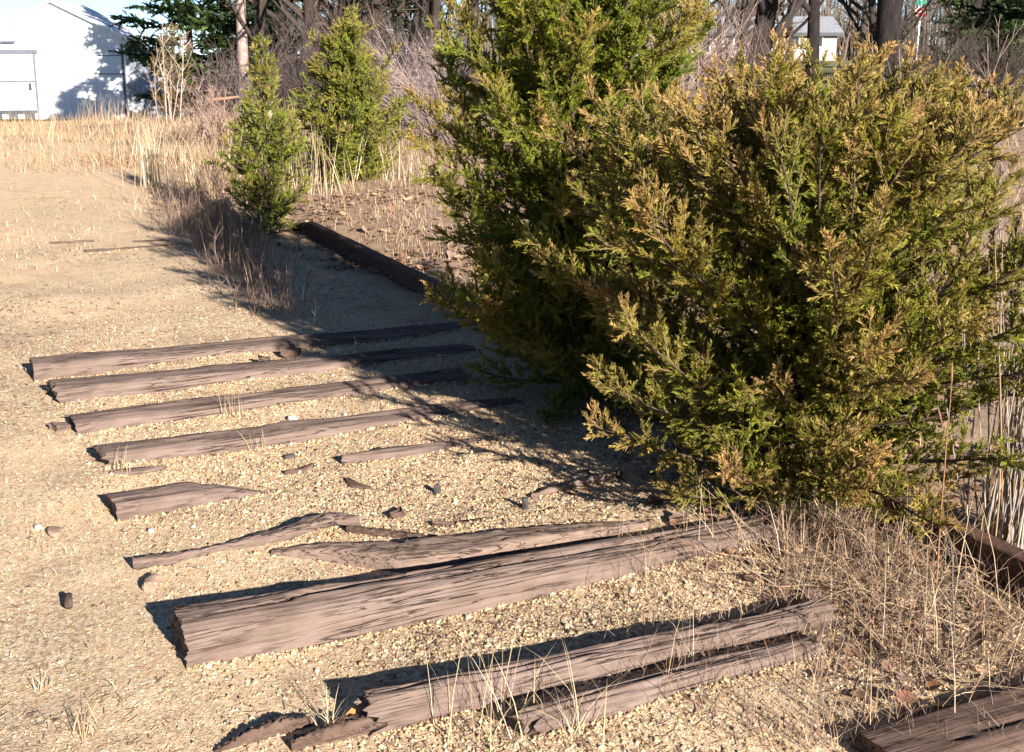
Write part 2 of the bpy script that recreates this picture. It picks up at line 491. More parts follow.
# short broken stub
def stub_prof(u):
    hs = 1 - 0.25 * float(sstep(0.5, 0.62, u)); ws = 1 - 0.88 * float(sstep(0.45, 1.0, u))
    return ws, 0.0, hs, -0.012 * float(sstep(0.50, 0.58, u)) - 0.03 * float(sstep(0.6, 1, u))
place_tie(tie_mesh(0.50, 0.140, 0.054, 0.036, seed=5, ns=100, prof=stub_prof, cracks=[(0.0, 0.6, 0.10, 0.0, 0.005, 0.012), (0.1, 0.8, 0.05, 0.01, 0.004, 0.01)], depth=0.06), 'broken_tie_stub',
          'short stub of a broken tie tapering to a splintered point', (118, 522), (265, 493), group=TG)
def sliver(t0, t1, p=0.7):
    def f(u):
        a = min(1, (u / max(t0, 1e-3))) ** p if t0 else 1
        b = min(1, ((1 - u) / max(t1, 1e-3))) ** p if t1 else 1
        k = max(0.04, min(a, b)); return k, (1 - k) * 0.03, 0.4 + 0.6 * k, 0
    return f
place_tie(tie_mesh(0.66, 0.075, 0.024, 0.008, seed=6, ns=90, m=40, prof=sliver(0.3, 0.35), depth=0.04), 'tie_remnant',
          'thin flat remnant of a rotted tie reaching into the cedar shade', (345, 466), (526, 440), group=TG)

# the long shard of the split tie behind the big one: bent
def bent_plank(pts, wds, zs, th, seed, name, label, mat='wood', cat='wood shard', parent=None, m=28, ns=90, group=None):
    """a splinter following ground points (near edge), width away from the camera"""
    P = np.array([G(*q) for q in pts]); u0 = np.linspace(0, 1, len(P)); u = np.linspace(0, 1, ns)
    c = np.stack([np.interp(u, u0, P[:, k]) for k in range(2)], 1)
    ker = np.ones(9) / 9; cp = np.pad(c, ((4, 4), (0, 0)), 'edge')
    c = np.stack([np.convolve(cp[:, k], ker, 'valid') for k in range(2)], 1)
    wd = np.interp(u, u0, wds); zt = np.interp(u, u0, zs)
    o0 = c[0].copy(); T = unit(np.gradient(c, axis=0)); Nr = np.stack([-T[:, 1], T[:, 0]], 1)
    Ps, Nn, s = loop_section(m, 1.0, 1.0, 0.15)
    V = []
    for k in range(ns):
        g = 0.0022 * vnoise(u[k] * 30, s * 14, 0, seed) + 0.0016 * vnoise(u[k] * 50, s * 34, 0, seed + 1)
        y = Ps[:, 0] * wd[k] + Nn[:, 0] * g * 1.5; z = zt[k] + Ps[:, 1] * th + Nn[:, 1] * g * 2 - 0.006 * Ps[:, 0]
        xy = (c[k] - o0)[None] + Nr[k][None] * y[:, None]
        V.append(np.concatenate([xy, z[:, None]], 1))
    mb = MB(); mb_v = np.concatenate(V)
    i = np.arange(ns - 1)[:, None] * m; j = np.arange(m)[None]; jn = (j + 1) % m
    mb.add(mb_v, np.stack([i + j, i + m + j, i + m + jn, i + jn], -1).reshape(-1, 4))
    for e in (0, 1):
        row = V[-e]; jn1 = (np.arange(m) + 1) % m
        f = np.stack([np.arange(m), jn1, np.full(m, m)], 1)
        mb.add(np.concatenate([row, row.mean(0)[None]]), f if e == 0 else f[:, ::-1])
    # rotate into a local frame along x so that the grain follows the piece
    ang = math.atan2(*(c[-1] - c[0])[::-1]); ca, sa = math.cos(-ang), math.sin(-ang)
    for k in range(len(mb.V)):
        v = mb.V[k]; mb.V[k] = np.stack([v[:, 0] * ca - v[:, 1] * sa, v[:, 0] * sa + v[:, 1] * ca, v[:, 2]], 1)
    o = mb.build(name, M[mat], parent, True)
    o.location = (o0[0], o0[1], 0); o.rotation_euler = (0, 0, ang)
    if label: tag(o, label, cat, group)
    return o
bent_plank([(131, 573), (175, 566), (215, 555), (280, 543), (330, 530), (362, 528)], [0.022, 0.026, 0.02, 0.045, 0.055, 0.02], [0.040, 0.034, 0.024, 0.032, 0.044, 0.036], 0.03, 31,
           'tie_shard', 'long bent pale shard of a split tie, arched off the gravel', cat='tie shard', group=TG)
bent_plank([(345, 533), (385, 538), (430, 542), (470, 545)], [0.02, 0.042, 0.045, 0.01], [0.022, 0.016, 0.010, 0.002], 0.02, 32,
           'tie_shard', 'dark brown shard overlapping the end of the arched pale shard', 'wood_dark', 'tie shard', group=TG)
bent_plank([(268, 556), (330, 561), (400, 572), (470, 566), (540, 552), (600, 543), (652, 528)], [0.02, 0.07, 0.13, 0.14, 0.10, 0.075, 0.03], [0.014, 0.036, 0.046, 0.046, 0.046, 0.044, 0.02], 0.07, 33,
           'split_tie_slab', 'split slab lying close behind the largest near tie', 'wood_pale', 'railroad tie', ns=140, m=44, group=TG)

# the big near tie
big_cracks = [(0.00, 0.45, 0.090, 0.07, 0.0055, 0.026), (0.15, 0.34, 0.098, 0.025, 0.018, 0.06), (0.10, 0.30, 0.078, 0.03, 0.005, 0.026),
              (0.34, 0.70, 0.065, 0.03, 0.005, 0.026), (0.45, 0.98, 0.085, 0.02, 0.0055, 0.028), (0.02, 0.25, 0.125, 0.02, 0.005, 0.02),
              (0.6, 0.95, 0.045, 0.03, 0.005, 0.02), (0.3, 0.55, 0.115, 0.02, 0.006, 0.024), (0.2, 0.5, 0.05, 0.02, 0.004, 0.014)]
place_tie(tie_mesh(1.72, 0.160, 0.104, 0.040, seed=7, ns=210, m=120, cracks=big_cracks, rc=0.030, wr=0.135, ragged=0.007, rag_r=0.05, depth=0.08), 'railroad_tie',
          'largest nearest whole tie, cracked along its top with a long split hole', (188, 671), (790, 541), group=TG)
# the split tie in front of it: two halves
sp = thing('split_railroad_tie', 'near tie split lengthwise into two weathered halves under dry grass', 'railroad tie', group=TG)
a = G(454, 722); sp.location = (a[0], a[1], 0)
def half(pL, pR, L, w, hl, hr, seed, **kw):
    o = place_tie(tie_mesh(L, w, hl, hr, seed=seed, ns=170, m=64, rc=0.016, ragged=0.03, rag_r=0.03, depth=0.07, **kw), 'timber_half', None, pL, pR, parent=sp)
    o.location = (o.location[0] - sp.location[0], o.location[1] - sp.location[1], 0)
    return o
half((372, 734), (853, 623), 1.19, 0.062, 0.075, 0.050, 8, wr=0.070, cracks=[(0, .6, .035, .01, .004, .025), (.3, 1, .055, .02, .004, .02), (.1, .9, .018, .008, .003, .02)], amp=1.6)
half((530, 742), (862, 645), 0.78, 0.065, 0.052, 0.036, 9, cracks=[(0, .7, .04, .015, .004, .02)], amp=1.4)
bent_plank([(290, 752), (330, 742), (372, 731), (398, 722)], [0.02, 0.04, 0.045, 0.02], [0.02, 0.03, 0.032, 0.02], 0.05, 34,
           'tie_shard', 'short weathered chunk beside the orange leaf at the bottom edge', 'wood_dark', 'tie shard', group=TG)
bent_plank([(372, 722), (408, 712), (440, 704), (470, 694)], [0.02, 0.034, 0.03, 0.01], [0.05, 0.056, 0.056, 0.05], 0.05, 37,
           'tie_shard', 'narrow broken sliver along the back of the split near tie', 'wood', 'tie shard', group=TG)
bent_plank([(214, 756), (250, 744), (285, 733), (316, 724)], [0.010, 0.026, 0.026, 0.010], [0.010, 0.026, 0.030, 0.018], 0.04, 38,  # dark piece added to stand in for the bare shadow left of the split tie
           'tie_shard', 'leftmost dark sliver added where only shade lies along the bottom edge', 'wood_dark', 'tie shard', group=TG)
place_tie(tie_mesh(1.1, 0.20, 0.045, 0.04, seed=10, ns=160, m=72, cracks=[(0, .5, .07, .02, .004, .014), (.2, .9, .12, .02, .004, .014)], rc=0.02), 'railroad_tie',
          'dark tie cut off by the bottom right corner', (915, 796), (1080, 744), 'wood_dark', group=TG)
# half buried far tie
place_tie(tie_mesh(0.72, 0.11, 0.012, 0.004, seed=12, ns=60, m=36, depth=0.06), 'railroad_tie', 'thin half buried tie far back in the tan ground', (86, 254), (140, 250), 'wood_pale', group=TG)
def chunk(name, label, pL, pR, L, w, h, seed, mat='wood_dark', cat='wood chip', group='wood scraps lying on the gravel', prof=None):
    a = G(*pL)
    return place_tie(tie_mesh(L, w, h, h * 0.7, seed=seed, ns=30, m=24, depth=0.012, rc=min(0.006, w * .3), prof=prof or sliver(0.4, 0.5)), name, label, pL, pR, mat, cat, group, z=float(zg(a[0], a[1])))
chunk('wood_scrap', 'dark scrap of wood far left beyond the ties', (50, 244), (82, 242), 0.26, 0.05, 0.012, 41)
chunk('wood_scrap', 'dark scrap of wood in the tan ground near the weedy edge', (133, 244), (160, 243), 0.22, 0.05, 0.014, 42)
chunk('wood_scrap', 'loose shard tucked under the gnawed end of a tie', (112, 480), (165, 474), 0.17, 0.05, 0.010, 43, 'wood')
chunk('wood_scrap', 'slim brown chip lying alone in the middle gravel', (340, 482), (376, 494), 0.11, 0.03, 0.012, 44)
chunk('wood_scrap', 'dark splinter left of the thin flat tie remnant', (290, 474), (322, 464), 0.12, 0.022, 0.014, 45)
chunk('wood_scrap', 'dark chip behind the long bent shard', (400, 520), (413, 508), 0.07, 0.03, 0.02, 46)
chunk('wood_scrap', 'thin dark stick behind the split slab', (436, 531), (546, 515), 0.38, 0.014, 0.010, 47, prof=sliver(0.2, 0.2))
chunk('wood_scrap', 'small brown block at the left end of a tie', (57, 436), (68, 433), 0.055, 0.05, 0.030, 48, 'wood', prof=lambda u: (1, 0, 1, 0))
chunk('wood_scrap', 'dark debris lump on the second tie', (262, 368), (274, 366), 0.05, 0.03, 0.05, 49)
chunk('wood_scrap', 'dark twisted debris between the two farthest ties', (285, 359), (304, 355), 0.10, 0.03, 0.045, 50)
chunk('wood_scrap', 'dark angular chip at the cedar shade edge', (655, 508), (668, 500), 0.06, 0.03, 0.02, 51)
bent_plank([(528, 500), (560, 493), (590, 487), (626, 478)], [0.006, 0.016, 0.02, 0.012], [0.016, 0.026, 0.03, 0.03], 0.02, 35, 'bark_strip',
           'pale curved strip of wood at the edge of the shade', 'wood_pale', 'wood chip', m=16, ns=40)
bent_plank([(381, 431), (392, 430), (401, 428)], [0.012, 0.02, 0.012], [0.012, 0.014, 0.012], 0.015, 36, 'bark_strip', 'short whitish splinter just below the fourth tie', 'wood_pale', 'wood chip', m=12, ns=16)

# stones
def rock(name, label, px, py, sx, sy, sz, mat, seed, cat='stone', group='loose stones on the ground'):
    th = np.linspace(0, math.pi, 9); ph = np.arange(14) * 2 * math.pi / 14
    V = []
    for t in th:
        for p_ in ph: V.append((math.sin(t) * math.cos(p_), math.sin(t) * math.sin(p_), math.cos(t)))
    V = np.array(V); r = 1 + 0.28 * vnoise(V[:, 0] * 1.4, V[:, 1] * 1.4, V[:, 2] * 1.4, seed) + 0.1 * vnoise(V[:, 0] * 4, V[:, 1] * 4, V[:, 2] * 4, seed)
    V = np.clip(V * r[:, None], -0.8, 0.8) * np.array([sx, sy, sz]) / 0.8
    mb = MB(); i = np.arange(8)[:, None] * 14; j = np.arange(14)[None]; jn = (j + 1) % 14
    mb.add(V, np.stack([i + j, i + 14 + j, i + 14 + jn, i + jn], -1).reshape(-1, 4))
    o = mb.build(name, M[mat], None, False)
    a = G(px, py); o.location = (a[0], a[1], float(zg(a[0], a[1])) + sz * 0.55); o.rotation_euler = (0, 0, seed * 1.3)
    return tag(o, label, cat, group)
rock('stone', 'small whitish stone below the third tie', 292, 420, 0.016, 0.014, 0.013, 'stone_pale', 3)
rock('stone', 'flat tan stone half sunk in the bare earth at left', 55, 533, 0.030, 0.02, 0.010, 'stone_tan', 4)
rock('stone', 'small pale stone above the flat tan stone', 38, 527, 0.010, 0.012, 0.008, 'stone_pale', 5)
rock('stone', 'round tan stone under the tip of the arched shard', 152, 588, 0.030, 0.018, 0.018, 'stone_tan', 6)
rock('stone', 'dark pointed lump of coal alone in the gravel', 437, 493, 0.011, 0.010, 0.020, 'stone_dark', 7)
rock('stone', 'dark upright lump under the pale curved strip', 525, 511, 0.010, 0.010, 0.024, 'stone_dark', 8)
rock('stone', 'dark lump between fourth tie and thin remnant', 378, 452, 0.02, 0.012, 0.010, 'stone_dark', 9)
rock('stone', 'dark flat lump below the middle of the fourth tie', 289, 455, 0.018, 0.012, 0.008, 'stone_dark', 10)
rock('stone', 'pale pebble in front of the broken stub', 151, 532, 0.009, 0.009, 0.007, 'stone_pale', 11)
# rusty peg
mb = MB(); tube(mb, [(0, 0, 0), (0.004, 0, 0.004), (0.05, 0, 0.006), (0.056, 0, 0.005)], [0.006, 0.0105, 0.0105, 0.006], 10)
mb.add([(0, 0, 0)], np.zeros((0, 3), int))
o = mb.build('rusty_peg', M['wood_dark'], None, True); a = G(69, 610); o.location = (a[0], a[1], float(zg(a[0], a[1])) + 0.009); o.rotation_euler = (0, R(-6), R(108))
tag(o, 'short dark peg lying by itself on bare earth at left', 'peg')

# ------------------------------------------------------------------ rail
prof = [(-0.062, 0), (0.062, 0), (0.062, 0.008), (0.018, 0.020), (0.008, 0.032), (0.008, 0.088), (0.022, 0.096), (0.0335, 0.102), (0.0335, 0.122), (0.026, 0.130), (-0.026, 0.130), (-0.0335, 0.122), (-0.0335, 0.102), (-0.022, 0.096), (-0.008, 0.088), (-0.008, 0.032), (-0.018, 0.020), (-0.062, 0.008)]
prof = np.array(prof) * np.array([0.78, 0.86]); L0, L1 = -2.2, 6.4; ns = 120
u = np.linspace(L0, L1, ns); mb = MB(); V = []
for k in range(ns):
    dz = 0.004 - 0.018 * float(sstep(0.8, 3.5, u[k])) - 0.13 * float(sstep(5.75, 6.4, u[k])) + 0.002 * float(vnoise(u[k] * 1.5, 0, 0, 2))
    lx = 0.003 * float(vnoise(u[k] * 1.2, 5, 0, 2))
    j = 0.0022 * vnoise(u[k] * 25, np.arange(len(prof)) * 3.3, 0, 9)
    V.append(np.stack([np.full(len(prof), u[k]), -(prof[:, 0] + lx + j), prof[:, 1] + dz + j], 1))
m_ = len(prof); i = np.arange(ns - 1)[:, None] * m_; j = np.arange(m_)[None]; jn = (j + 1) % m_
mb.add(np.concatenate(V), np.stack([i + jn, i + m_ + jn, i + m_ + j, i + j], -1).reshape(-1, 4))
o = mb.build('steel_rail', M['rust'], None, False)
o.location = (RA[0], RA[1], 0); o.rotation_euler = (0, 0, math.atan2(TD[1], TD[0]))
tag(o, 'rusty brown steel rail running under the cedars', 'rail')

# ------------------------------------------------------------------ vegetation generators
def frames(d, roll):
    """rotation matrices whose x axis is d"""
    d = unit(d); up = np.tile([0, 0, 1.0], (len(d), 1)); up[np.abs(d[:, 2]) > 0.95] = [1, 0, 0]
    y = unit(np.cross(up, d)); z = np.cross(d, y)
    c, s = np.cos(roll)[:, None], np.sin(roll)[:, None]
    y2 = c * y + s * z; z2 = -s * y + c * z
    return np.stack([d, y2, z2], -1)

def spike(p, d, ln, r, V, F, T, t0, t1):
    d = unit(d); a = unit(np.cross(d, [0.2, 0.5, 0.84])); b = np.cross(d, a); n = len(V)
    for k in range(3):
        an = k * 2.094
        V.append(p + r * (math.cos(an) * a + math.sin(an) * b)); T.append(t0)
    V.append(p + d * ln); T.append(t1)
    for k in range(3): F.append((n + k, n + (k + 1) % 3, n + 3))

def leaflet(p, d, ln, wd, r, V, F, T, t0, t1):
    d = unit(d); a = np.cross(d, unit(r.normal(0, 1, 3))); a = unit(a); n = len(V)
    V += [p - a * wd * .5, p + a * wd * .5, p + d * ln]; T += [t0, t0, t1]; F.append((n, n + 1, n + 2))

def spray_template(seed, nb=11, thick=0.115, spread=0.50):
    """a feathery twig tip: axis plus short scale-leaved branchlets all round it"""
    r = np.random.default_rng(seed); V, F, T = [], [], []
    leaflet(np.zeros(3), np.array([1, 0.02, 0.05]), 1.0, thick, r, V, F, T, 0, 1)
    leaflet(np.zeros(3), np.array([1, 0.0, 0.02]), 0.9, thick, r, V, F, T, 0, 1)
    for k in range(nb):
        t = 0.04 + 0.84 * k / (nb - 1); roll = k * 2.4 + r.normal(0, .5)
        an = r.uniform(0.40, 0.85)
        d = np.array([math.cos(an), math.sin(an) * math.cos(roll), math.sin(an) * math.sin(roll) * .7])
        leaflet(np.array([t, 0.02 * t, 0.05 * t]), d, spread * (1 - 0.55 * t) * r.uniform(0.65, 1.25), thick, r, V, F, T, t * 0.7, min(1, t + 0.3))
    return np.array(V), np.array(F), np.array(T)
SPRAYS = [spray_template(100 + k) for k in range(10)]
SPRAYS_FAR = [spray_template(200 + k, 8, 0.17, 0.5) for k in range(4)]

def scatter_sprays(mb, pos, d, scale, c0, c1, templates, r):
    n = len(pos); Rm = frames(d, r.uniform(0, 6.28, n)); pick = r.integers(0, len(templates), n)
    for k, (Vt, Ft, Tt) in enumerate(templates):
        m = np.where(pick == k)[0]
        if not len(m): continue
        v = np.einsum('nij,vj->nvi', Rm[m], Vt) * scale[m][:, None, None] + pos[m][:, None]
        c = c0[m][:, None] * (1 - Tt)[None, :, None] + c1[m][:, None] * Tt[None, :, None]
        f = Ft[None] + (np.arange(len(m)) * len(Vt))[:, None, None]
        mb.add(v.reshape(-1, 3), f.reshape(-1, 3), c.reshape(-1, 3))

def path(p, d, L, n, bend_up, wob, r):
    P = [np.array(p, float)]; d = unit(d); st = L / (n - 1)
    for k in range(n - 1):
        d = unit(d + np.array([0, 0, bend_up / (n - 1)]) + r.normal(0, wob, 3)); P.append(P[-1] + d * st)
    return np.array(P)

def cedar(name, label, base, H, rfun, seed, nprim, spac2, spac3, slen, green, bronze, brz, lean=(0, 0), el=(5, 62), templates=None, group=None, dead=0, keep=None, trunk_r=0.03, sec=0.17, kexp=1.12, cap=None):
    r = np.random.default_rng(seed); tpl = templates or SPRAYS
    root = thing(name, label, 'cedar', base, 0, group)
    wood = MB(); fol = MB()
    n = 14; t = np.linspace(0, 1, n)
    TP = np.stack([lean[0] * t + 0.02 * np.cumsum(r.normal(0, .35, n)) * t, lean[1] * t, t * H], 1)
    tube(wood, TP, trunk_r * (1 - 0.92 * t) + 0.002, 8, (0.10, 0.065, 0.05))
    pos, dr, sc, c0, c1 = [], [], [], [], []
    for k in range(nprim):
        tt = 0.02 + 0.96 * ((k + r.uniform(0, 1)) / nprim) ** kexp
        az = k * 2.39996 + r.normal(0, .35)
        p0 = np.array([np.interp(tt, t, TP[:, i]) for i in range(3)])
        reach = rfun(tt, az) * r.uniform(0.62, 1.12)
        e = R(el[0] + (el[1] - el[0]) * tt ** 0.75 + r.normal(0, 9))
        L = reach / max(0.35, math.cos(e))
        if cap: L = min(L, max(.06, (cap * r.uniform(.86, 1.0) - p0[2]) / max(.25, math.sin(e) + .18)))
        d0 = np.array([math.cos(az) * math.cos(e), math.sin(az) * math.cos(e), math.sin(e)])
        Pp = path(p0, d0, L, 9, 0.35 * r.uniform(0.2, 1.4), 0.06, r)
        tube(wood, Pp, np.linspace(0.004 + 0.006 * L, 0.0013, 9), 4, (0.07, 0.047, 0.036))
        ll = np.linspace(0, L, 9)
        bz = np.clip(brz + r.normal(0, 0.28), 0, 1); hue = r.normal(0, 0.13)
        gk = np.array(green) * (1 + r.normal(0, .12)) * np.array([1 + hue, 1, 1 - hue])
        for s2 in np.r_[np.arange(max(0.12 * L, .04), L, spac2), L * .985]:
            u2 = s2 / L; p2 = np.array([np.interp(s2, ll, Pp[:, i]) for i in range(3)])
            ta = unit(Pp[min(8, int(u2 * 8) + 1)] - Pp[min(7, int(u2 * 8))])
            rv = r.normal(0, 1, 3); rv -= ta * (rv @ ta); rv = unit(rv)
            tip = u2 > 0.97
            d2 = unit(ta * (1.6 if tip else 0.75) + rv * (0.15 if tip else 0.85) + np.array([0, 0, 0.32]))
            l2 = sec * (1 - 0.45 * u2) * r.uniform(0.55, 1.25) * (0.7 if tip else 1)
            P2 = path(p2, d2, l2, 4, 0.25, 0.10, r)
            tube(wood, P2[::3], [0.0022, 0.001], 3, (0.17, 0.11, 0.065))
            m = max(3, int(l2 / spac3)); q_ = (np.arange(m) + r.uniform(0, 1, m)) / m
            pp = np.stack([np.interp(q_, np.linspace(0, 1, 4), P2[:, i]) for i in range(3)], 1)
            t3 = unit(P2[-1] - P2[0])
            dd = unit(t3[None] * 0.95 + r.normal(0, 0.52, (m, 3)) + np.array([0, 0, 0.15]))
            dd[-1] = t3; pp[-1] = P2[-1] - t3 * slen * 0.3
            b = np.clip((bz * 1.35 + .25 * float(sstep(.7, 1, u2))) * (0.10 + 0.90 * u2 ** 2) * (0.4 + 0.6 * q_) + r.normal(0, .12, m), 0, 1)
            var = (1 + r.normal(0, .2, (m, 1)))
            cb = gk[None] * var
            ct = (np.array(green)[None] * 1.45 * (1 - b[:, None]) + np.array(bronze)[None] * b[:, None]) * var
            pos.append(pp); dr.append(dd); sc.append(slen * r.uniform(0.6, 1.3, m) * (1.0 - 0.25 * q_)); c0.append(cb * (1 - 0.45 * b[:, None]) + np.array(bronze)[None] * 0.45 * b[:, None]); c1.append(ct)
    pos, dr, sc, c0, c1 = [np.concatenate(x) for x in (pos, dr, sc, c0, c1)]
    ok = pos[:, 2] > 0.02
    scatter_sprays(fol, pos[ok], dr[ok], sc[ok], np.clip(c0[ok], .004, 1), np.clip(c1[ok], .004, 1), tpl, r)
    wood.build('trunk', M['bark'], root, True)
    fol.build('crown', M['foliage'], root, False)
    for k in range(dead):
        mbd = MB(); a_ = r.uniform(-2.6, -0.4); p0 = np.array([0, 0, H * r.uniform(.3, .75)])
        d0 = np.array([math.cos(a_) * .8, math.sin(a_) * .8, r.uniform(.3, 1.0)])
        P_ = path(p0, d0, r.uniform(.7, 1.05) * rfun(.5, a_) * 1.55, 9, .2, .10, r)
        tube(mbd, P_, np.linspace(.0045, .001, 9), 4, (.27, .20, .17))
        for kk in range(5):
            s_ = r.integers(3, 8); P3 = path(P_[s_], unit(P_[s_] - P_[s_ - 1]) + r.normal(0, .6, 3), r.uniform(.06, .2), 4, .1, .15, r)
            tube(mbd, P3, np.linspace(.003, .0008, 4), 3, (.27, .20, .17))
        mbd.build('dead_branch', M['bark'], root, True)
    return root, len(pos)

def prof_fn(hs, rs, seed, lob=0.14):
    def f(t, az):
        return float(np.interp(t, hs, rs)) * (1 + lob * float(vnoise(math.cos(az) * 1.7 + 9, math.sin(az) * 1.7 + 9, t * 5, seed)))
    return f

GREEN = (0.104, 0.122, 0.012); BRONZE = (0.42, 0.25, 0.085)
CG = 'young cedars on the old track'
bA = G(580, 394)
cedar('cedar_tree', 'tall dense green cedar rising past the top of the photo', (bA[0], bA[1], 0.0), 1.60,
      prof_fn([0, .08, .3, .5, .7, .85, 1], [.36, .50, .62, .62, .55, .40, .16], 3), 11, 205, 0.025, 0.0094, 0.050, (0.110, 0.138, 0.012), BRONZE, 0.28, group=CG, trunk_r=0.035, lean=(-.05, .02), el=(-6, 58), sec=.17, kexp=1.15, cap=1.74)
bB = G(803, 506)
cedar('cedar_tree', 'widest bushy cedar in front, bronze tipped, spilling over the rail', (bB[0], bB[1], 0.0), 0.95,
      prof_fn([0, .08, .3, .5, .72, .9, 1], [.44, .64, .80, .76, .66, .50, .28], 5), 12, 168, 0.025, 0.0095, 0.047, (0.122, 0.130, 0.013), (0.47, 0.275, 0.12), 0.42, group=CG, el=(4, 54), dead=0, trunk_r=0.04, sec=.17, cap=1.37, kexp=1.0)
b = G(268, 234)
cedar('cedar_tree', 'slim young cedar with a bare spire top beside tall dry grass', (b[0], b[1], -0.02), 1.24,
      prof_fn([0, .1, .25, .42, .55, .7, .85, 1], [.14, .27, .33, .27, .14, .09, .05, .01], 6, .2), 13, 110, 0.030, 0.014, 0.060, (0.130, 0.155, 0.018), (0.36, .25, .09), 0.25, group=CG, trunk_r=0.02, sec=0.10, el=(12, 42))
b = G(352, 186)
cedar('cedar_tree', 'yellow green cedar among pale grass stalks behind the slim one', (b[0], b[1], -0.02), 1.22,
      prof_fn([0, .1, .3, .5, .7, .85, 1], [.40, .52, .48, .34, .19, .09, .02], 8, .2), 14, 125, 0.038, 0.018, 0.075, (0.140, 0.155, 0.020), (0.32, .22, .08), 0.25, group=CG, trunk_r=0.02, sec=0.15, templates=SPRAYS_FAR)
b = D(176, 118, 18)
cedar('cedar_tree', 'small brownish cedar at the edge of the meadow below the pines', (b[0], b[1], float(zg(b[0], b[1]))), 1.15,
      prof_fn([0, .2, .5, .8, 1], [.30, .38, .30, .14, .03], 9, .2), 15, 40, 0.07, 0.04, 0.085, (0.10, 0.095, 0.025), (0.28, .17, .08), 0.6, group=CG, trunk_r=0.02, templates=SPRAYS_FAR)

# ---- grass blades
def blades(mb, base, h, lean_az, lean, wid, col, r, curl=0.5, t=(0, .4, .75, 1.0)):
    """curved tapering blades"""
    n = len(base); t = np.array(t); k_ = len(t)
    hd = np.stack([np.cos(lean_az), np.sin(lean_az), np.zeros(n)], 1)
    fa = r.uniform(0, 6.28, n); side = np.stack([np.cos(fa), np.sin(fa), np.zeros(n)], 1)
    rows = []; sh = []
    for k, tk in enumerate(t):
        off = h * lean * (tk * (1 - curl) + curl * tk * tk)
        zz = h * tk * np.sqrt(np.maximum(0.02, 1 - (lean * tk * 0.75) ** 2))
        cpos = base + hd * off[:, None] + np.stack([np.zeros(n), np.zeros(n), zz], 1)
        wv = side * (wid * (1 - tk * 0.8))[:, None] * 0.5
        if k < k_ - 1: rows += [cpos - wv, cpos + wv]; sh += [1, 1]
        else: rows.append(cpos); sh.append(1)
    nv = len(rows); V = np.stack(rows, 1); b = (np.arange(n) * nv)[:, None]
    f4 = np.concatenate([b + np.array([[2 * q_, 2 * q_ + 1, 2 * q_ + 3, 2 * q_ + 2]]) for q_ in range(k_ - 2)])
    f3 = b + np.array([[nv - 3, nv - 2, nv - 1]])
    mb.add2(V.reshape(-1, 3), f3, f4, np.repeat(col, nv, 0))

def pal(cols, n, r, var=0.15):
    c = np.array(cols)[r.integers(0, len(cols), n)]
    return np.clip(c * (1 + r.normal(0, var, (n, 1))), 0.01, 0.95)
STRAW = [(0.42, 0.31, 0.185), (0.46, 0.36, 0.225), (0.36, 0.255, 0.15), (0.39, 0.28, 0.165)]
RUSSET = [(0.30, 0.185, 0.12), (0.34, 0.22, 0.135), (0.25, 0.15, 0.105), (0.38, 0.27, 0.165)]
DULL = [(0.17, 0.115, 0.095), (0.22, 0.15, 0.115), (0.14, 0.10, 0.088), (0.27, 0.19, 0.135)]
PALE = [(0.50, 0.41, 0.27), (0.45, 0.35, 0.215), (0.54, 0.46, 0.33)]

def tufted(n, pts_fn, r, per=14, rad=0.05):
    """points gathered into tufts"""
    k = max(1, n // per); c = pts_fn(k); i = r.integers(0, k, n)
    return c[i] + r.normal(0, rad, (n, 2))
def onground(xy, dz=-0.005): return np.concatenate([xy, (zg(xy[:, 0], xy[:, 1]) + dz)[:, None]], 1)

def grass_object(name, label, parts, r, t=(0, .4, .75, 1.0)):
    mb = MB()
    for (xy, hmin, hmax, wid, cols, lmax, curl) in parts:
        n = len(xy)
        blades(mb, onground(xy), r.uniform(hmin, hmax, n), r.uniform(0, 6.28, n), r.uniform(0.05, lmax, n), wid * r.uniform(.6, 1.3, n), pal(cols, n, r), r, curl, t)
    return tag(mb.build(name, M['drygrass']), label, 'grass', kind='stuff')

r = np.random.default_rng(21)
def pxpoly(poly):
    P = np.array([G(*q)[:2] for q in poly])
    return P
def inpoly(P, n, r, dens=None):
    lo, hi = P.min(0), P.max(0); out = []
    tot = 0
    while tot < n:
        c = r.uniform(lo, hi, (n * 3, 2)); ins = np.zeros(len(c), bool); j = len(P) - 1
        for i in range(len(P)):
            xi, yi = P[i]; xj, yj = P[j]
            cr = ((yi > c[:, 1]) != (yj > c[:, 1])) & (c[:, 0] < (xj - xi) * (c[:, 1] - yi) / (yj - yi + 1e-12) + xi)
            ins ^= cr; j = i
        c = c[ins]
        if dens is not None: c = c[r.uniform(0, 1, len(c)) < dens(c[:, 0], c[:, 1])]
        out.append(c); tot += len(c)
    return np.concatenate(out)[:n]

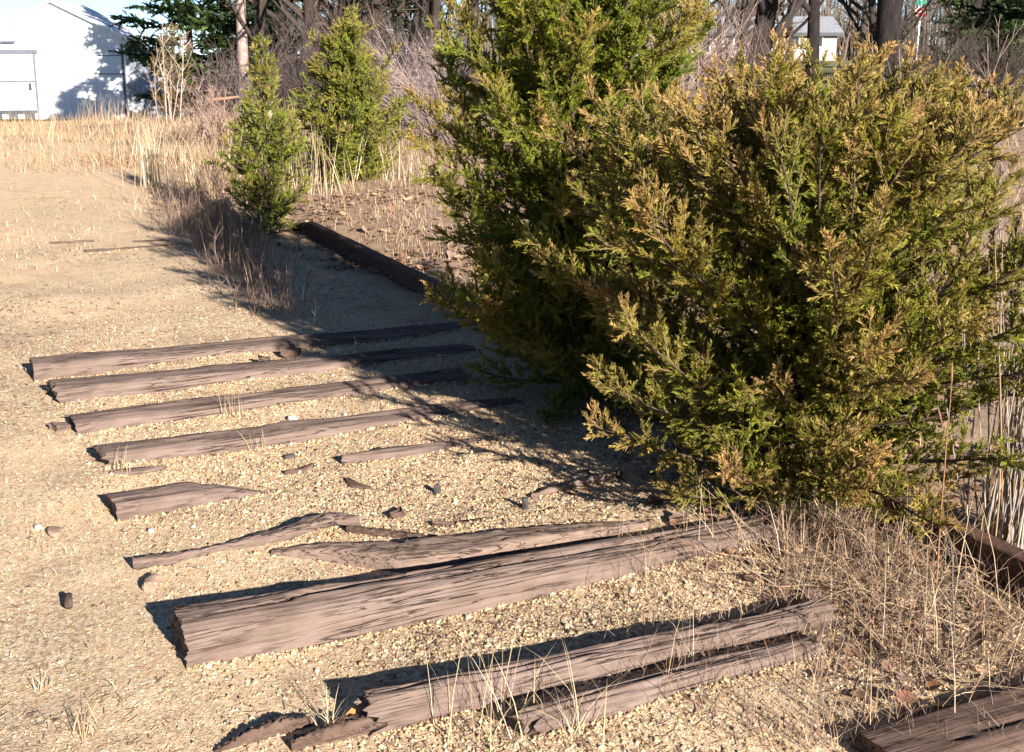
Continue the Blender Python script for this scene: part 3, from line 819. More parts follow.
# meadow of dry grass at left back (plan outlines in metres)
MEAD = np.array([(-7, 5.6), (-3.4, 5.4), (-2.7, 7.2), (-2.6, 8.6), (-2.35, 9.0), (-1.9, 9.4), (-2.2, 11.5), (-2.6, 15), (-3, 19), (-14, 20)])
TALL = np.array([(-6.6, 14.5), (-4.6, 11.0), (-2.9, 9.7), (-2.2, 9.6), (-2.2, 11.5), (-2.5, 15), (-3, 19), (-8.6, 19)])
dn = lambda x, y: np.clip(0.30 + 0.9 * vnoise(x * 0.9, y * 0.9, 0, 31), 0.03, 1)
dt = lambda x, y: dn(x, y) * (.04 + .96 * sstep(-.42, -.27, x / y + .05 * vnoise(x * 1.5, y * 1.5, 0, 12)))
grass_object('meadow_grass', 'dry tan and russet grass of the meadow below the shed', [
    (tufted(9000, lambda k: inpoly(TALL, k, r, dt), r, 18, .12), .06, .24, .005, STRAW + RUSSET, 1.0, .5),
    (tufted(700, lambda k: inpoly(TALL, k, r, dt), r, 22, .06), .25, .48, .005, PALE + STRAW, .55, .5),
    (tufted(21000, lambda k: inpoly(MEAD, k, r, lambda x, y: dn(x, y) * (.05 + .95 * sstep(6.4, 14, y + 2.2 * vnoise(x * .9, y * .9, 0, 44)))), r, 10, .20), .015, .06, .006, STRAW + PALE + RUSSET[3:], 1.3, .5),
    (tufted(3500, lambda k: inpoly(TALL, k, r, dt), r, 14, .12), .05, .17, .006, RUSSET, .9, .5),
    (tufted(2500, lambda k: inpoly(MEAD, k, r, lambda x, y: np.clip(vnoise(x * .7, y * .7, 0, 8), 0.01, 1) * sstep(9, 13, y)), r, 16, .12), .05, .16, .005, RUSSET + STRAW, .9, .5)], r, (0, .55, 1.0))
SHRUBS = []
# dead weeds in the strip left of the slim cedar and along the gauge
WEED = pxpoly([(168, 215), (215, 205), (250, 228), (262, 262), (290, 318), (258, 312), (222, 268), (185, 240)])
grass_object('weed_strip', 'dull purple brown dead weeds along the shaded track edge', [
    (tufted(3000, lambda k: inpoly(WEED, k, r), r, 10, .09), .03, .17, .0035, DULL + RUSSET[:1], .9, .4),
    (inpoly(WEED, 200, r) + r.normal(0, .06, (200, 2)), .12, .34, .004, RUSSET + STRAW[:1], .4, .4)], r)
for k, (px, py, hh_, lab) in enumerate([(196, 226, .34, 'twiggy reddish dead weed nearest the meadow'), (218, 240, .32, 'twiggy dead weed left of the slim cedar'), (238, 258, .34, 'twiggy dead weed in front of the slim cedar'),
                                  (252, 285, .30, 'twiggy dead weed in the shade behind the farthest tie'), (272, 306, .24, 'low twiggy weed close behind the farthest tie'), (215, 205, .40, 'twiggy dead weed behind the slim cedar')]):
    SHRUBS.append((lab, tuple(G(px, py)), 16, hh_, 40 + k, (.17, .115, .095), .1, None, .6, .0022))
# grass and leaf litter bank right of the far rail and round the yellow green cedar
BANK = np.array([(-1.18, 8.5), (-0.35, 6.75), (0.1, 6.4), (0.9, 7.0), (1.6, 11), (1.0, 15), (-2.3, 15), (-1.9, 11.5), (-1.5, 9.6)])
grass_object('bank_grass', 'tan grass and stalks on the bank behind the far rail', [
    (tufted(15000, lambda k: inpoly(BANK, k, r), r, 14, .10), .02, .11, .0045, STRAW + RUSSET + DULL, .9, .5),
    (tufted(260, lambda k: inpoly(np.array([(-2.0, 9.8), (-.9, 9.7), (-.7, 10.8), (-2.0, 11.0)]), k, r), r, 14, .07), .25, .60, .006, PALE + STRAW, .4, .5)], r, (0, .55, 1.0))
# ground behind / right of the big cedars
RIGHT = np.array([(1.6, 3.3), (2.1, 3.0), (3.3, 5), (6.5, 10), (10, 16), (2, 16), (1.2, 9), (0.9, 6.0), (1.1, 4.6)])
grass_object('verge_grass', 'brown and tan dead grass to the right of the rail', [
    (tufted(6500, lambda k: inpoly(RIGHT, k, r), r, 14, .07), .06, .28, .005, DULL[:2] + RUSSET + STRAW, .8, .5)], r, (0, .55, 1.0))
# sprawling grass in the right foreground
FORE = pxpoly([(560, 560), (720, 530), (800, 520), (880, 510), (960, 560), (1060, 600), (1100, 760), (800, 760), (640, 700), (540, 640)])
def fore_d(x, y): return np.clip(0.1 + 0.9 * sstep(0.15, 0.85, np.asarray(x) + 0.25 * vnoise(x * 3, y * 3, 0, 8)), 0.03, 1)
grass_object('foreground_grass', 'sprawling dry straw coloured grass at the foot of the front cedar', [
    (tufted(3400, lambda k: inpoly(FORE, k, r, fore_d), r, 9, .035), .03, .13, .0022, STRAW[2:] + RUSSET + DULL + DULL, 1.1, .5),
    (tufted(300, lambda k: inpoly(FORE, k, r, fore_d), r, 6, .03), .12, .32, .0022, PALE[:2] + STRAW + RUSSET, 1.25, .6),
    (tufted(300, lambda k: inpoly(pxpoly([(780, 500), (860, 505), (900, 560), (860, 590), (780, 560)]), k, r), r, 9, .03), .06, .22, .0026, RUSSET + STRAW + DULL, 1.05, .5)], r)
TANG = pxpoly([(740, 540), (860, 520), (900, 540), (1040, 600), (1060, 700), (930, 705), (860, 660), (760, 600)])
mb = MB(); bs = inpoly(TANG, 330, r)
for k in range(330):
    a_ = r.uniform(0, 6.28); z0 = float(zg(bs[k, 0], bs[k, 1]))
    P_ = path((bs[k, 0], bs[k, 1], z0), (math.cos(a_), math.sin(a_), r.uniform(.2, 1.1)), r.uniform(.08, .34), 7, r.uniform(-1.0, -.2), .13, r)
    P_[:, 2] = np.maximum(P_[:, 2], z0 + .003)
    tube(mb, P_, np.linspace(.0016, .0007, 7) * r.uniform(.7, 1.4), 3, np.array((DULL + RUSSET + STRAW)[k % 12]) * r.uniform(.8, 1.2))
tag(mb.build('stem_tangle', M['drygrass'], None, True), 'low tangle of dead brown stems beside the near rail', 'dead stems', kind='stuff')
# low sparse grass tufts on the tan ground
OPEN = np.array([(-1.6, 2.3), (-.9, 2.4), (-1.0, 3.2), (-1.5, 4.2), (-2.1, 5.2), (-1.2, 6.0), (-2.2, 8.6), (-3.2, 10), (-6, 11.5), (-8, 11.5), (-3.5, 5)])
grass_object('sparse_grass', 'short sparse straw tufts on the open tan ground', [
    (tufted(9000, lambda k: inpoly(OPEN, k, r, lambda x, y: np.clip(.25 + .8 * vnoise(x * 1.6, y * 1.6, 0, 77), .03, 1)), r, 14, .10), .010, .035, .0032, STRAW + PALE, 1.6, .4)], r, (0, .55, 1.0))

# individual tufts and weeds
def tuft(name, label, px, py, n, h, wid, cols, rad, lmax, seed, cat='grass clump', group='dry grass clumps'):
    rr = np.random.default_rng(seed); a = G(px, py); mb = MB()
    xy = rr.normal(0, rad, (n, 2)); z = zg(a[0] + xy[:, 0], a[1] + xy[:, 1]) - .005
    blades(mb, np.concatenate([xy, z[:, None]], 1), h * rr.uniform(.5, 1.1, n), rr.uniform(0, 6.28, n), rr.uniform(.03, lmax, n), wid * rr.uniform(.6, 1.3, n), pal(cols, n, rr), rr)
    o = mb.build(name, M['drygrass']); o.location = (a[0], a[1], 0)
    return tag(o, label, cat, group)
tuft('grass_clump', 'tall pale grass clump standing out of the meadow', 152, 186, 60, .55, .009, PALE, .07, .25, 1)
tuft('grass_clump', 'small pale tuft at the bottom beside the orange leaf', 328, 730, 34, .11, .0026, PALE, .015, .8, 2)
tuft('grass_clump', 'thin straw tuft leaning over the split tie', 500, 735, 40, .27, .0026, PALE + STRAW, .05, .75, 3)
tuft('grass_clump', 'thin straw tuft between the split tie and the bottom edge', 585, 735, 30, .22, .0026, PALE + STRAW, .04, .9, 4)
tuft('grass_clump', 'weak straw tuft in the bare earth at lower left', 88, 735, 26, .08, .0028, STRAW, .018, .8, 5)
tuft('grass_clump', 'tiny pale tuft near the left edge of the frame', 42, 690, 16, .05, .003, PALE, .012, .7, 6)
tuft('grass_clump', 'short tuft growing beside the fourth tie', 262, 448, 16, .10, .003, STRAW, .02, .6, 7)
tuft('grass_clump', 'wispy tuft between second and third ties', 236, 418, 14, .14, .003, STRAW, .02, .5, 8)
tuft('grass_clump', 'wispy tuft at the gnawed end of the fourth tie', 124, 476, 14, .09, .003, STRAW, .02, .9, 9)
# thick pale canes at the right edge
rr = np.random.default_rng(5); mb = MB(); a = G(1006, 546)
for k in range(95):
    p0 = np.array([rr.normal(0.0, .042), rr.normal(0, .06), -.01]); L = rr.uniform(.40, .92)
    P_ = path(p0, np.array([rr.normal(.03, .10), rr.normal(0, .08), 1]), L, 6, .1, .025, rr)
    c_ = np.array([(.36, .31, .27), (.30, .25, .22), (.42, .36, .28), (.32, .22, .13)][k % 4]) * rr.uniform(.8, 1.15)
    tube(mb, P_, np.linspace(.0033, .0014, 6) * rr.uniform(.6, 1.2), 4, c_)
o = mb.build('cane_clump', M['drygrass'], None, True); o.location = (a[0], a[1], 0)
tag(o, 'clump of thick pale upright canes at the right edge', 'cane clump')
# single stalks
def stalk(name, label, px, py, h, seed, col, heads=3, rad=.003):
    rr = np.random.default_rng(seed); a = G(px, py); mb = MB()
    P_ = path((0, 0, -.01), np.array([rr.normal(0, .06), 0, 1]), h, 7, .05, .05, rr); tube(mb, P_, np.linspace(rad, rad * .5, 7), 5, col)
    for k in range(heads):
        s_ = 6 - k; P2 = path(P_[s_], np.array([rr.normal(0, .7), rr.normal(0, .7), .9]), h * .18, 4, .2, .1, rr)
        tube(mb, P2, [rad * .5, rad * .4, rad * 1.2, rad * .3], 4, col)
    o = mb.build(name, M['drygrass'], None, True); o.location = (a[0], a[1], float(zg(a[0], a[1])))
    return tag(o, label, 'weed', 'single dead weeds')
stalk('dead_weed', 'yellow broken weed stalk standing behind the farthest tie', 313, 336, .16, 1, (.62, .46, .22))
stalk('dead_weed', 'short grey seed stalk between the two farthest ties', 354, 360, .10, 2, (.40, .33, .28), 1)
stalk('dead_weed', 'tall thin reddish stem in front of the canes', 935, 600, .55, 3, (.26, .13, .08), 2, .0028)
stalk('dead_weed', 'grey woolly weed stalk by the near rail', 955, 660, .30, 4, (.15, .125, .11), 7, .0022)

# ------------------------------------------------------------------ gravel, straw and leaf litter
r = np.random.default_rng(33)
OCT = np.array([(1, 0.1, -.5), (-.1, 1, -.5), (-.95, -.1, -.5), (.1, -1, -.5), (.05, .1, .8)], float)   # four-sided pebble, underside in the ground
OF = np.array([(0, 1, 4), (1, 2, 4), (2, 3, 4), (3, 0, 4)])
def peb_d(x, y):
    d = -rail_d(x, y)                                   # metres left of the rail
    bed = sstep(-.1, .3, d) * (1 - .75 * sstep(1.75, 2.35, d)) # the ballast bed
    return np.clip(bed * (1 - .80 * sstep(3.6, 5.4, y)) * (.55 + .6 * vnoise(x * 2.2, y * 2.2, 0, 55)), 0.0, 1) * .9 + .22 * (1 - .75 * sstep(4.0, 6.3, y))
PEB = np.array([(-1.55, 2.1), (1.5, 2.1), (1.3, 3.4), (0.2, 6.2), (-2.0, 6.4), (-2.4, 4.6)])
n = 86000
xy = inpoly(PEB, n, r, peb_d)
sz = np.clip(r.lognormal(math.log(.0036), .38, n), .0017, .011) * np.where(rail_d(xy[:, 0], xy[:, 1]) < -2.0, .60, 1)
ex = []
for (a_, d_, L_) in EDGES:
    if L_ < .3: continue
    m_ = int(480 * L_); t_ = r.uniform(0, L_, m_); o_ = -np.abs(r.normal(0, .010, m_)) * (1 + .8 * vnoise(t_ * 9, L_ * 7, 0, 3)) + .003
    ex.append(a_[None] + d_[None] * t_[:, None] + np.stack([-d_[1] * o_, d_[0] * o_], 1))
ex = np.concatenate(ex); n = n + len(ex); xy = np.concatenate([xy, ex]); sz = np.concatenate([sz, np.clip(r.lognormal(math.log(.0036), .4, len(ex)), .0018, .009)])
S = sz[:, None] * r.uniform(.7, 1.25, (n, 3)) * np.array([1, 1, .75])
V = OCT[None] * (1 + r.normal(0, .18, (n, 5, 1)))
V = V * S[:, None]
an = r.uniform(0, 6.28, n); ca, sa = np.cos(an)[:, None], np.sin(an)[:, None]
tl = r.normal(0, .3, n); ct, st = np.cos(tl)[:, None], np.sin(tl)[:, None]
y1 = V[..., 1] * ct - V[..., 2] * st; z1 = V[..., 1] * st + V[..., 2] * ct
V = np.stack([V[..., 0] * ca - y1 * sa, V[..., 0] * sa + y1 * ca, z1], -1)
z = zg(xy[:, 0], xy[:, 1]) + sz * r.uniform(.0, .55, n); z[-len(ex):] += r.uniform(0, .007, len(ex))
V += np.concatenate([xy, z[:, None]], 1)[:, None]
pc = np.array([.95, .90, .82]) * pal([(.58, .43, .27), (.62, .48, .32), (.52, .36, .20), (.55, .39, .22), (.62, .53, .40), (.42, .29, .17), (.30, .215, .15), (.52, .39, .24), (.58, .45, .30), (.60, .50, .37), (.36, .25, .15), (.20, .145, .11)], n, r, .14)
mb = MB()
mb.add(V.reshape(-1, 3), (OF[None] + (np.arange(n) * 5)[:, None, None]).reshape(-1, 3), np.repeat(pc, 5, 0))
tag(mb.build('gravel', M['pebble'], None, True), 'tan pea gravel spread between the ties', 'gravel', kind='stuff')

# straw bits lying flat
def litter(n, xy, L, wdt, cols, r, lift=.002):
    mb = MB(); an = r.uniform(0, 6.28, n); d = np.stack([np.cos(an), np.sin(an)], 1); s = np.stack([-d[:, 1], d[:, 0]], 1)
    L = L * r.uniform(.4, 1.3, n); wdt = wdt * r.uniform(.6, 1.3, n)
    def P(k, sd, dz):
        p = xy + d * (L * k)[:, None] + s * (wdt * sd)[:, None]
        return np.concatenate([p, (zg(p[:, 0], p[:, 1]) + lift + dz)[:, None]], 1)
    up = r.uniform(0, .005, n)
    V = np.stack([P(-.5, -.5, 0), P(-.5, .5, .001), P(.5, .5, up), P(.5, -.5, up)], 1)
    c = pal(cols, n, r)
    mb.add(V.reshape(-1, 3), (np.arange(n)[:, None] * 4 + np.arange(4)[None]), np.repeat(c, 4, 0)); return mb
n = 20000
LIT = np.array([(-1.7, 2.2), (.6, 2.2), (.3, 4.5), (-.6, 6.5), (-2.4, 9), (-5, 11.5), (-8, 11.5), (-4, 6), (-2.6, 4)])
xy = inpoly(LIT, n, r, lambda x, y: np.clip(.45 + .6 * vnoise(x * 1.7, y * 1.7, 0, 91), .05, 1) / (1 + .06 * y * y) * 1.4)
tag(litter(n, xy, .030, .0022, STRAW + PALE + RUSSET + DULL[:2], r).build('straw_litter', M['drygrass']), 'scattered bits of dry straw lying on the open ground', 'straw', kind='stuff')

n = 5200
xy = inpoly(LIT, n, r, lambda x, y: np.clip(.1 + .9 * vnoise(x * 1.3, y * 1.3, 0, 14), .02, 1) / (1 + .012 * y * y))
tag(litter(n, xy, .020, .007, DULL + RUSSET[2:3], r).build('wood_crumbs', M['drygrass']), 'small dark crumbs of bark scattered over the open ground', 'debris', kind='stuff')

def leaf_mesh(n, xy, size, cols, r, lift=.006):
    """curled dead leaves: 3 x 2 patches"""
    mb = MB(); an = r.uniform(0, 6.28, n); sz = size * np.clip(r.lognormal(-.1, .4, n), .4, 1.9)
    prof_ = np.array([(-1, 0), (-.45, .42), (.25, .5), (1, 0)])
    tx, ty = r.normal(0, .35, n), r.normal(0, .35, n); cu = r.uniform(.1, .7, n)
    pts = []
    for (x, hw) in ((-1, .04), (-.4, .46), (.3, .50), (1, .05)):
        for sd in (-1, 0, 1): pts.append((x, hw * sd))
    pts = np.array(pts)
    lx = pts[None, :, 0] * sz[:, None] * .5; ly = pts[None, :, 1] * sz[:, None]
    lz = (np.abs(pts[None, :, 1]) ** 1.3 * cu[:, None] + pts[None, :, 0] ** 2 * .22 * cu[:, None]) * sz[:, None] * .9 + lx * np.tan(tx)[:, None] * .6 + ly * np.tan(ty)[:, None] * .6
    lz -= lz.min(1, keepdims=True)
    ca, sa = np.cos(an)[:, None], np.sin(an)[:, None]
    wx = xy[:, :1] + lx * ca - ly * sa; wy = xy[:, 1:] + lx * sa + ly * ca
    z0 = zg(xy[:, 0], xy[:, 1]) + lift
    V = np.stack([wx, wy, lz + z0[:, None]], -1)
    f = np.array([(a * 3 + b, a * 3 + b + 1, a * 3 + b + 4, a * 3 + b + 3) for a in range(3) for b in range(2)])
    mb.add(V.reshape(-1, 3), (f[None] + (np.arange(n) * 12)[:, None, None]).reshape(-1, 4), np.repeat(pal(cols, n, r, .22), 12, 0)); return mb
LEAFC = [(.25, .14, .08), (.30, .18, .105), (.21, .115, .07), (.17, .10, .07), (.36, .24, .15)]
LEAVES = np.array([(-1.5, 9.6), (-1.75, 8.5), (-1.05, 7.3), (-.5, 6.6), (.35, 5.3), (.75, 4.2), (1.3, 3.6), (2.0, 3.8), (2.4, 6), (1.2, 9), (-.6, 10.5)])
n = 5000
xy = np.concatenate([inpoly(LEAVES, n - 350, r, lambda x, y: np.clip(.3 + 1.1 * vnoise(x * 2.2, y * 2.2, 0, 19), .06, 1)), inpoly(pxpoly([(560, 400), (720, 470), (800, 520), (960, 560), (1030, 640), (1030, 740), (860, 740), (700, 560)]), 350, r)])
tag(leaf_mesh(n, xy, .030, LEAFC + DULL[:2], r).build('leaf_litter', M['leaf'], None, True), 'brown dead leaves littering the rail bank and cedar feet', 'leaf litter', kind='stuff')
def one_leaf(label, px, py, size, col, seed, dz=0.0):
    rr = np.random.default_rng(seed); a = G(px, py)
    o = leaf_mesh(1, np.array([a[:2]]), size, [col], rr, .008 + dz).build('dead_leaf', M['leaf'], None, True)
    return tag(o, label, 'leaf', 'fallen leaves in the foreground')
one_leaf('bright orange tan leaf standing beside the bottom tie chunk', 360, 724, .045, (.44, .21, .07), 1, .012)
one_leaf('second tan leaf lying just left of the bright one', 344, 731, .035, (.38, .22, .10), 2)
one_leaf('curled tan leaf at the end of the split tie', 834, 660, .035, (.36, .22, .12), 3)
one_leaf('orange brown leaf on the dark corner tie', 930, 708, .045, (.30, .14, .065), 4, .03)
one_leaf('pale tan leaf lying flat on the dark corner tie', 963, 701, .05, (.36, .25, .16), 5, .03)
one_leaf('dark russet leaf left of the orange brown one', 905, 712, .045, (.30, .15, .09), 7, .02)

# ------------------------------------------------------------------ bare trees
def bare_tree_mesh(seed, H, r0, levels=4, col=(.052, .041, .033), twig=(.085, .064, .046), wobt=.05, nb=(9, 8, 7, 6), up=0.35, spread=.85, lenk=.42, start=.22):
    r = np.random.default_rng(seed); tr = MB(); br = MB()
    Pt = path((0, 0, -.3), np.array([r.normal(0, wobt * .8), r.normal(0, wobt * .8), 1]), H, 11, .1, wobt, r)
    tube(tr, Pt, r0 * (1 - np.linspace(0, 1, 11) ** 1.2 * .9), 9, col)
    def grow(P, L, rad, lev):
        n = nb[lev]
        for k in range(n):
            u = (start if lev == 0 else .2) + (1 - (start if lev == 0 else .2)) * (k + r.uniform(0, 1)) / n
            i = min(len(P) - 2, int(u * (len(P) - 1))); p = P[i] + (P[i + 1] - P[i]) * (u * (len(P) - 1) - i)
            t = unit(P[i + 1] - P[i]); rv = r.normal(0, 1, 3); rv -= t * (rv @ t); rv = unit(rv)
            d = unit(t * .55 + rv * spread + np.array([0, 0, up * .6])); l = L * lenk * (1.15 - .6 * u) * r.uniform(.6, 1.25); rd = max(.004, rad * (.55 - .3 * u))
            npt = 6 if lev < 2 else 4
            Q = path(p, d, l, npt, up, .12, r)
            tube(br, Q, np.linspace(rd, rd * .25, npt), 5 if lev == 0 else 3, col if lev < 1 else twig)
            if lev + 1 < levels: grow(Q, l, rd, lev + 1)
    grow(Pt, H, r0, 0)
    return tr.mesh('trunk', M['trunk_bark'], True), br.mesh('branches', M['bark'], True)
def tree_from(name, label, meshes, parts, loc, rz=0, scale=1.0, cat='tree', group=None):
    root = thing(name, label, cat, loc, rz, group); root.scale = (scale,) * 3
    for me, pn in zip(meshes, parts):
        o = bpy.data.objects.new(pn, me); COL.objects.link(o); o.parent = root
    return root
def at(px, Y, dz=0.0):
    p = D(px, 60, Y); return (p[0], Y, float(zg(p[0], Y)) + dz)

TW = [bare_tree_mesh(60 + k, 7.5, .13, 4, nb=(12, 8, 5, 4), start=.10) for k in range(3)]
WG = 'bare trees of the wood behind'
lab_w = 'bare dark twiggy tree in the wood behind the track'
spots = [(262, 27, .9), (290, 32, 1.0), (318, 24, .85), (345, 30, 1.0), (372, 26, .8), (405, 31, 1.0), (432, 25, .9), (470, 30, 1.0), (302, 44, 1.2), (355, 46, 1.2), (420, 48, 1.2), (520, 40, 1.1), (600, 38, 1.0), (648, 46, 1.0), (275, 58, 1.3), (385, 62, 1.4),
         (720, 75, 1.1), (888, 60, 1.2), (966, 85, 1.3), (990, 70, 1.2), (1030, 60, 1.2), (860, 95, 1.4), (700, 40, .9), (735, 33, .8), (790, 48, 1.0), (868, 38, .9), (880, 33, .85), (957, 45, 1.0), (985, 38, .9), (1010, 52, 1.1), (742, 25, .62), (702, 27, .6)]
rr = np.random.default_rng(9)
for k, (px, Y, s_) in enumerate(spots):
    where = next(v for lim, v in ((300, 'beside the pale dead trunk'), (390, 'behind the yellow green cedar'), (480, 'above the arching bare stems'), (690, 'behind the tall cedar'), (870, 'before the long low house'), (2000, 'near the stop sign')) if px < lim)
    tree_from('bare_tree', 'bare dark twiggy tree ' + where, TW[k % 3], ('trunk', 'branches'), at(px, Y), rr.uniform(0, 6.28), s_ * rr.uniform(.9, 1.15), group='bare trees ' + where)
far_lab = 'distant bare tree on the skyline beyond the houses'
for k in range(26):
    px = 235 + k * 33 + rr.uniform(-12, 12); Y = rr.uniform(130, 190)
    tree_from('bare_tree', far_lab, TW[k % 3], ('trunk', 'branches'), at(px, Y), rr.uniform(0, 6.28), rr.uniform(1.5, 2.3), group='far skyline trees')

# big dark trunks at right
BT = [bare_tree_mesh(80, 9, .26, 4, col=(.030, .024, .023), twig=(.055, .042, .040), nb=(14, 7, 5, 4), start=.13, wobt=.03),
      bare_tree_mesh(81, 9, .22, 4, col=(.030, .024, .023), twig=(.055, .042, .040), nb=(11, 6, 5, 4), start=.2, wobt=.012)]
tree_from('tree', 'dark forked tree left of the house front, low limbs', BT[0], ('trunk', 'branches'), at(757, 21), .4, .72)
tree_from('tree', 'straight dark trunk standing before the right part of the house', BT[1], ('trunk', 'branches'), at(813, 28), 1.4, .68)
tree_from('tree', 'thickest dark trunk left of the stop sign', BT[1], ('trunk', 'branches'), at(888, 19), 1.1, .88)
tree_from('tree', 'thin straight trunk right of the stop sign', BT[1], ('trunk', 'branches'), at(971, 42), 5.2, .75)
# pale trunk
mb = MB(); rq = np.random.default_rng(4); tube(mb, path((0, 0, -.3), (0.02, 0, 1), 7, 10, 0, .01, rq), np.linspace(.13, .09, 10), 10, (.34, .26, .24))
tr = mb.mesh('trunk', M['weathered_pole'], True); mb = MB()
for k in range(9):
    z0 = rq.uniform(2.2, 6.4); a_ = rq.uniform(0, 6.28); tube(mb, path((0, 0, z0), (math.cos(a_), math.sin(a_), .4), rq.uniform(.5, 1.4), 6, .2, .1, rq), np.linspace(.03, .006, 6), 4, (.25, .19, .17))
tree_from('dead_tree', 'pale straight dead trunk behind the slim cedar', (tr, mb.mesh('branches', M['bark'], True)), ('trunk', 'branches'), at(242, 30))

# shrubs of bare stems
def bare_shrub(name, label, loc, n, h, seed, col, arch=.5, az=None, spread=.5, rad=.006):
    rr = np.random.default_rng(seed); mb = MB()
    for k in range(n):
        a_ = rr.uniform(0, 6.28) if az is None else rr.normal(az, .7); sp_ = rr.uniform(.1, spread)
        c_ = np.array(col) * rr.uniform(.7, 1.25)
        P_ = path((rr.normal(0, .12), rr.normal(0, .12), -.03), (math.cos(a_) * sp_, math.sin(a_) * sp_, .8), h * rr.uniform(.6, 1.15), 9, -arch * rr.uniform(0, 1.3), .05, rr)
        tube(mb, P_, np.linspace(rad, rad * .3, 9), 4, c_)
        for q_ in range(7):
            i = rr.integers(3, 8); Q = path(P_[i], unit(P_[i] - P_[i - 1]) + rr.normal(0, .5, 3), h * rr.uniform(.12, .32), 5, .1, .08, rr)
            tube(mb, Q, np.linspace(rad * .5, rad * .2, 5), 3, c_)
            for w_ in range(2):
                Q2 = path(Q[2 + w_], unit(Q[2] - Q[1]) + rr.normal(0, .6, 3), h * rr.uniform(.06, .16), 2, .1, .08, rr); tube(mb, Q2, [rad * .3, rad * .15], 3, c_)
    o = mb.build(name, M['bark'], None, True); o.location = loc
    return tag(o, label, 'shrub', 'bare shrubs')
PINK = (.24, .18, .155)
for sh in SHRUBS: bare_shrub('bare_shrub', *sh)
bare_shrub('bare_shrub', 'arching tangle of pale bare stems left of the tall cedar', at(452, 13.5), 44, 1.25, 1, PINK, .7, R(165), .9)
bare_shrub('bare_shrub', 'bare purple grey brush behind the arching stems', at(425, 15.5), 55, 1.1, 2, (.15, .115, .115), .3, None, .6)
bare_shrub('bare_shrub', 'upright pale bare stems rising behind the tall cedar', at(655, 10.5), 38, 1.8, 3, (.30, .215, .185), .15, None, .45)
bare_shrub('bare_shrub', 'fan of pale bare stems between the two large cedars', at(722, 12), 14, 1.5, 4, (.15, .11, .095), .2, None, .5)
bare_shrub('bare_shrub', 'thin forked pale sapling at the meadow edge', at(160, 16.3), 6, 1.1, 5, (.42, .32, .26), -.1, None, .35, .009)
bare_shrub('bare_shrub', 'pinkish twiggy weeds beside the slim cedar', at(205, 13), 34, .6, 6, (.28, .19, .155), .2, None, .6)
bare_shrub('bare_shrub', 'grey brush below the pines', at(228, 17), 40, .9, 7, (.14, .105, .10), .3, None, .7)
bare_shrub('bare_shrub', 'bare stems sticking up at the right edge', at(1000, 6.5), 12, 1.0, 8, (.25, .185, .15), .15, None, .6)
bare_shrub('bare_shrub', 'bare brush behind the front cedar at far right', at(945, 8.5), 12, 1.15, 9, (.24, .18, .145), .2, None, .6)
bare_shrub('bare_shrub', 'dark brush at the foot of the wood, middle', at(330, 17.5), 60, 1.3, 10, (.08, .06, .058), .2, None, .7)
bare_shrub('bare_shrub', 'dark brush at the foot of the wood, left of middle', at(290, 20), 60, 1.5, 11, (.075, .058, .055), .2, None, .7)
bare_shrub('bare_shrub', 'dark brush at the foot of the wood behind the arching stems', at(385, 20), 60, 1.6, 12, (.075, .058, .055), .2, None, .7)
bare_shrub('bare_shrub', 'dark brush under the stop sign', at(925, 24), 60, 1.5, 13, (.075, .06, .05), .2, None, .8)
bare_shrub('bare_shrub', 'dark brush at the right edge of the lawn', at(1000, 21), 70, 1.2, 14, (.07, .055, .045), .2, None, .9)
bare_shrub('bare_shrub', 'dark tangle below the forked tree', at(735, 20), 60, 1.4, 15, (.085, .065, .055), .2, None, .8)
# fallen pole
a = at(212, 16.5); mb = MB(); tube(mb, [(-.1, .1, .30), (.05, 0, .31), (.2, -.05, .33), (.32, -.1, .35)], [.022, .022, .02, .016], 7, (.34, .21, .14))
o = mb.build('fallen_branch', M['bark'], None, True); o.location = a; tag(o, 'orange brown fallen branch propped in the brush below the pines', 'branch')

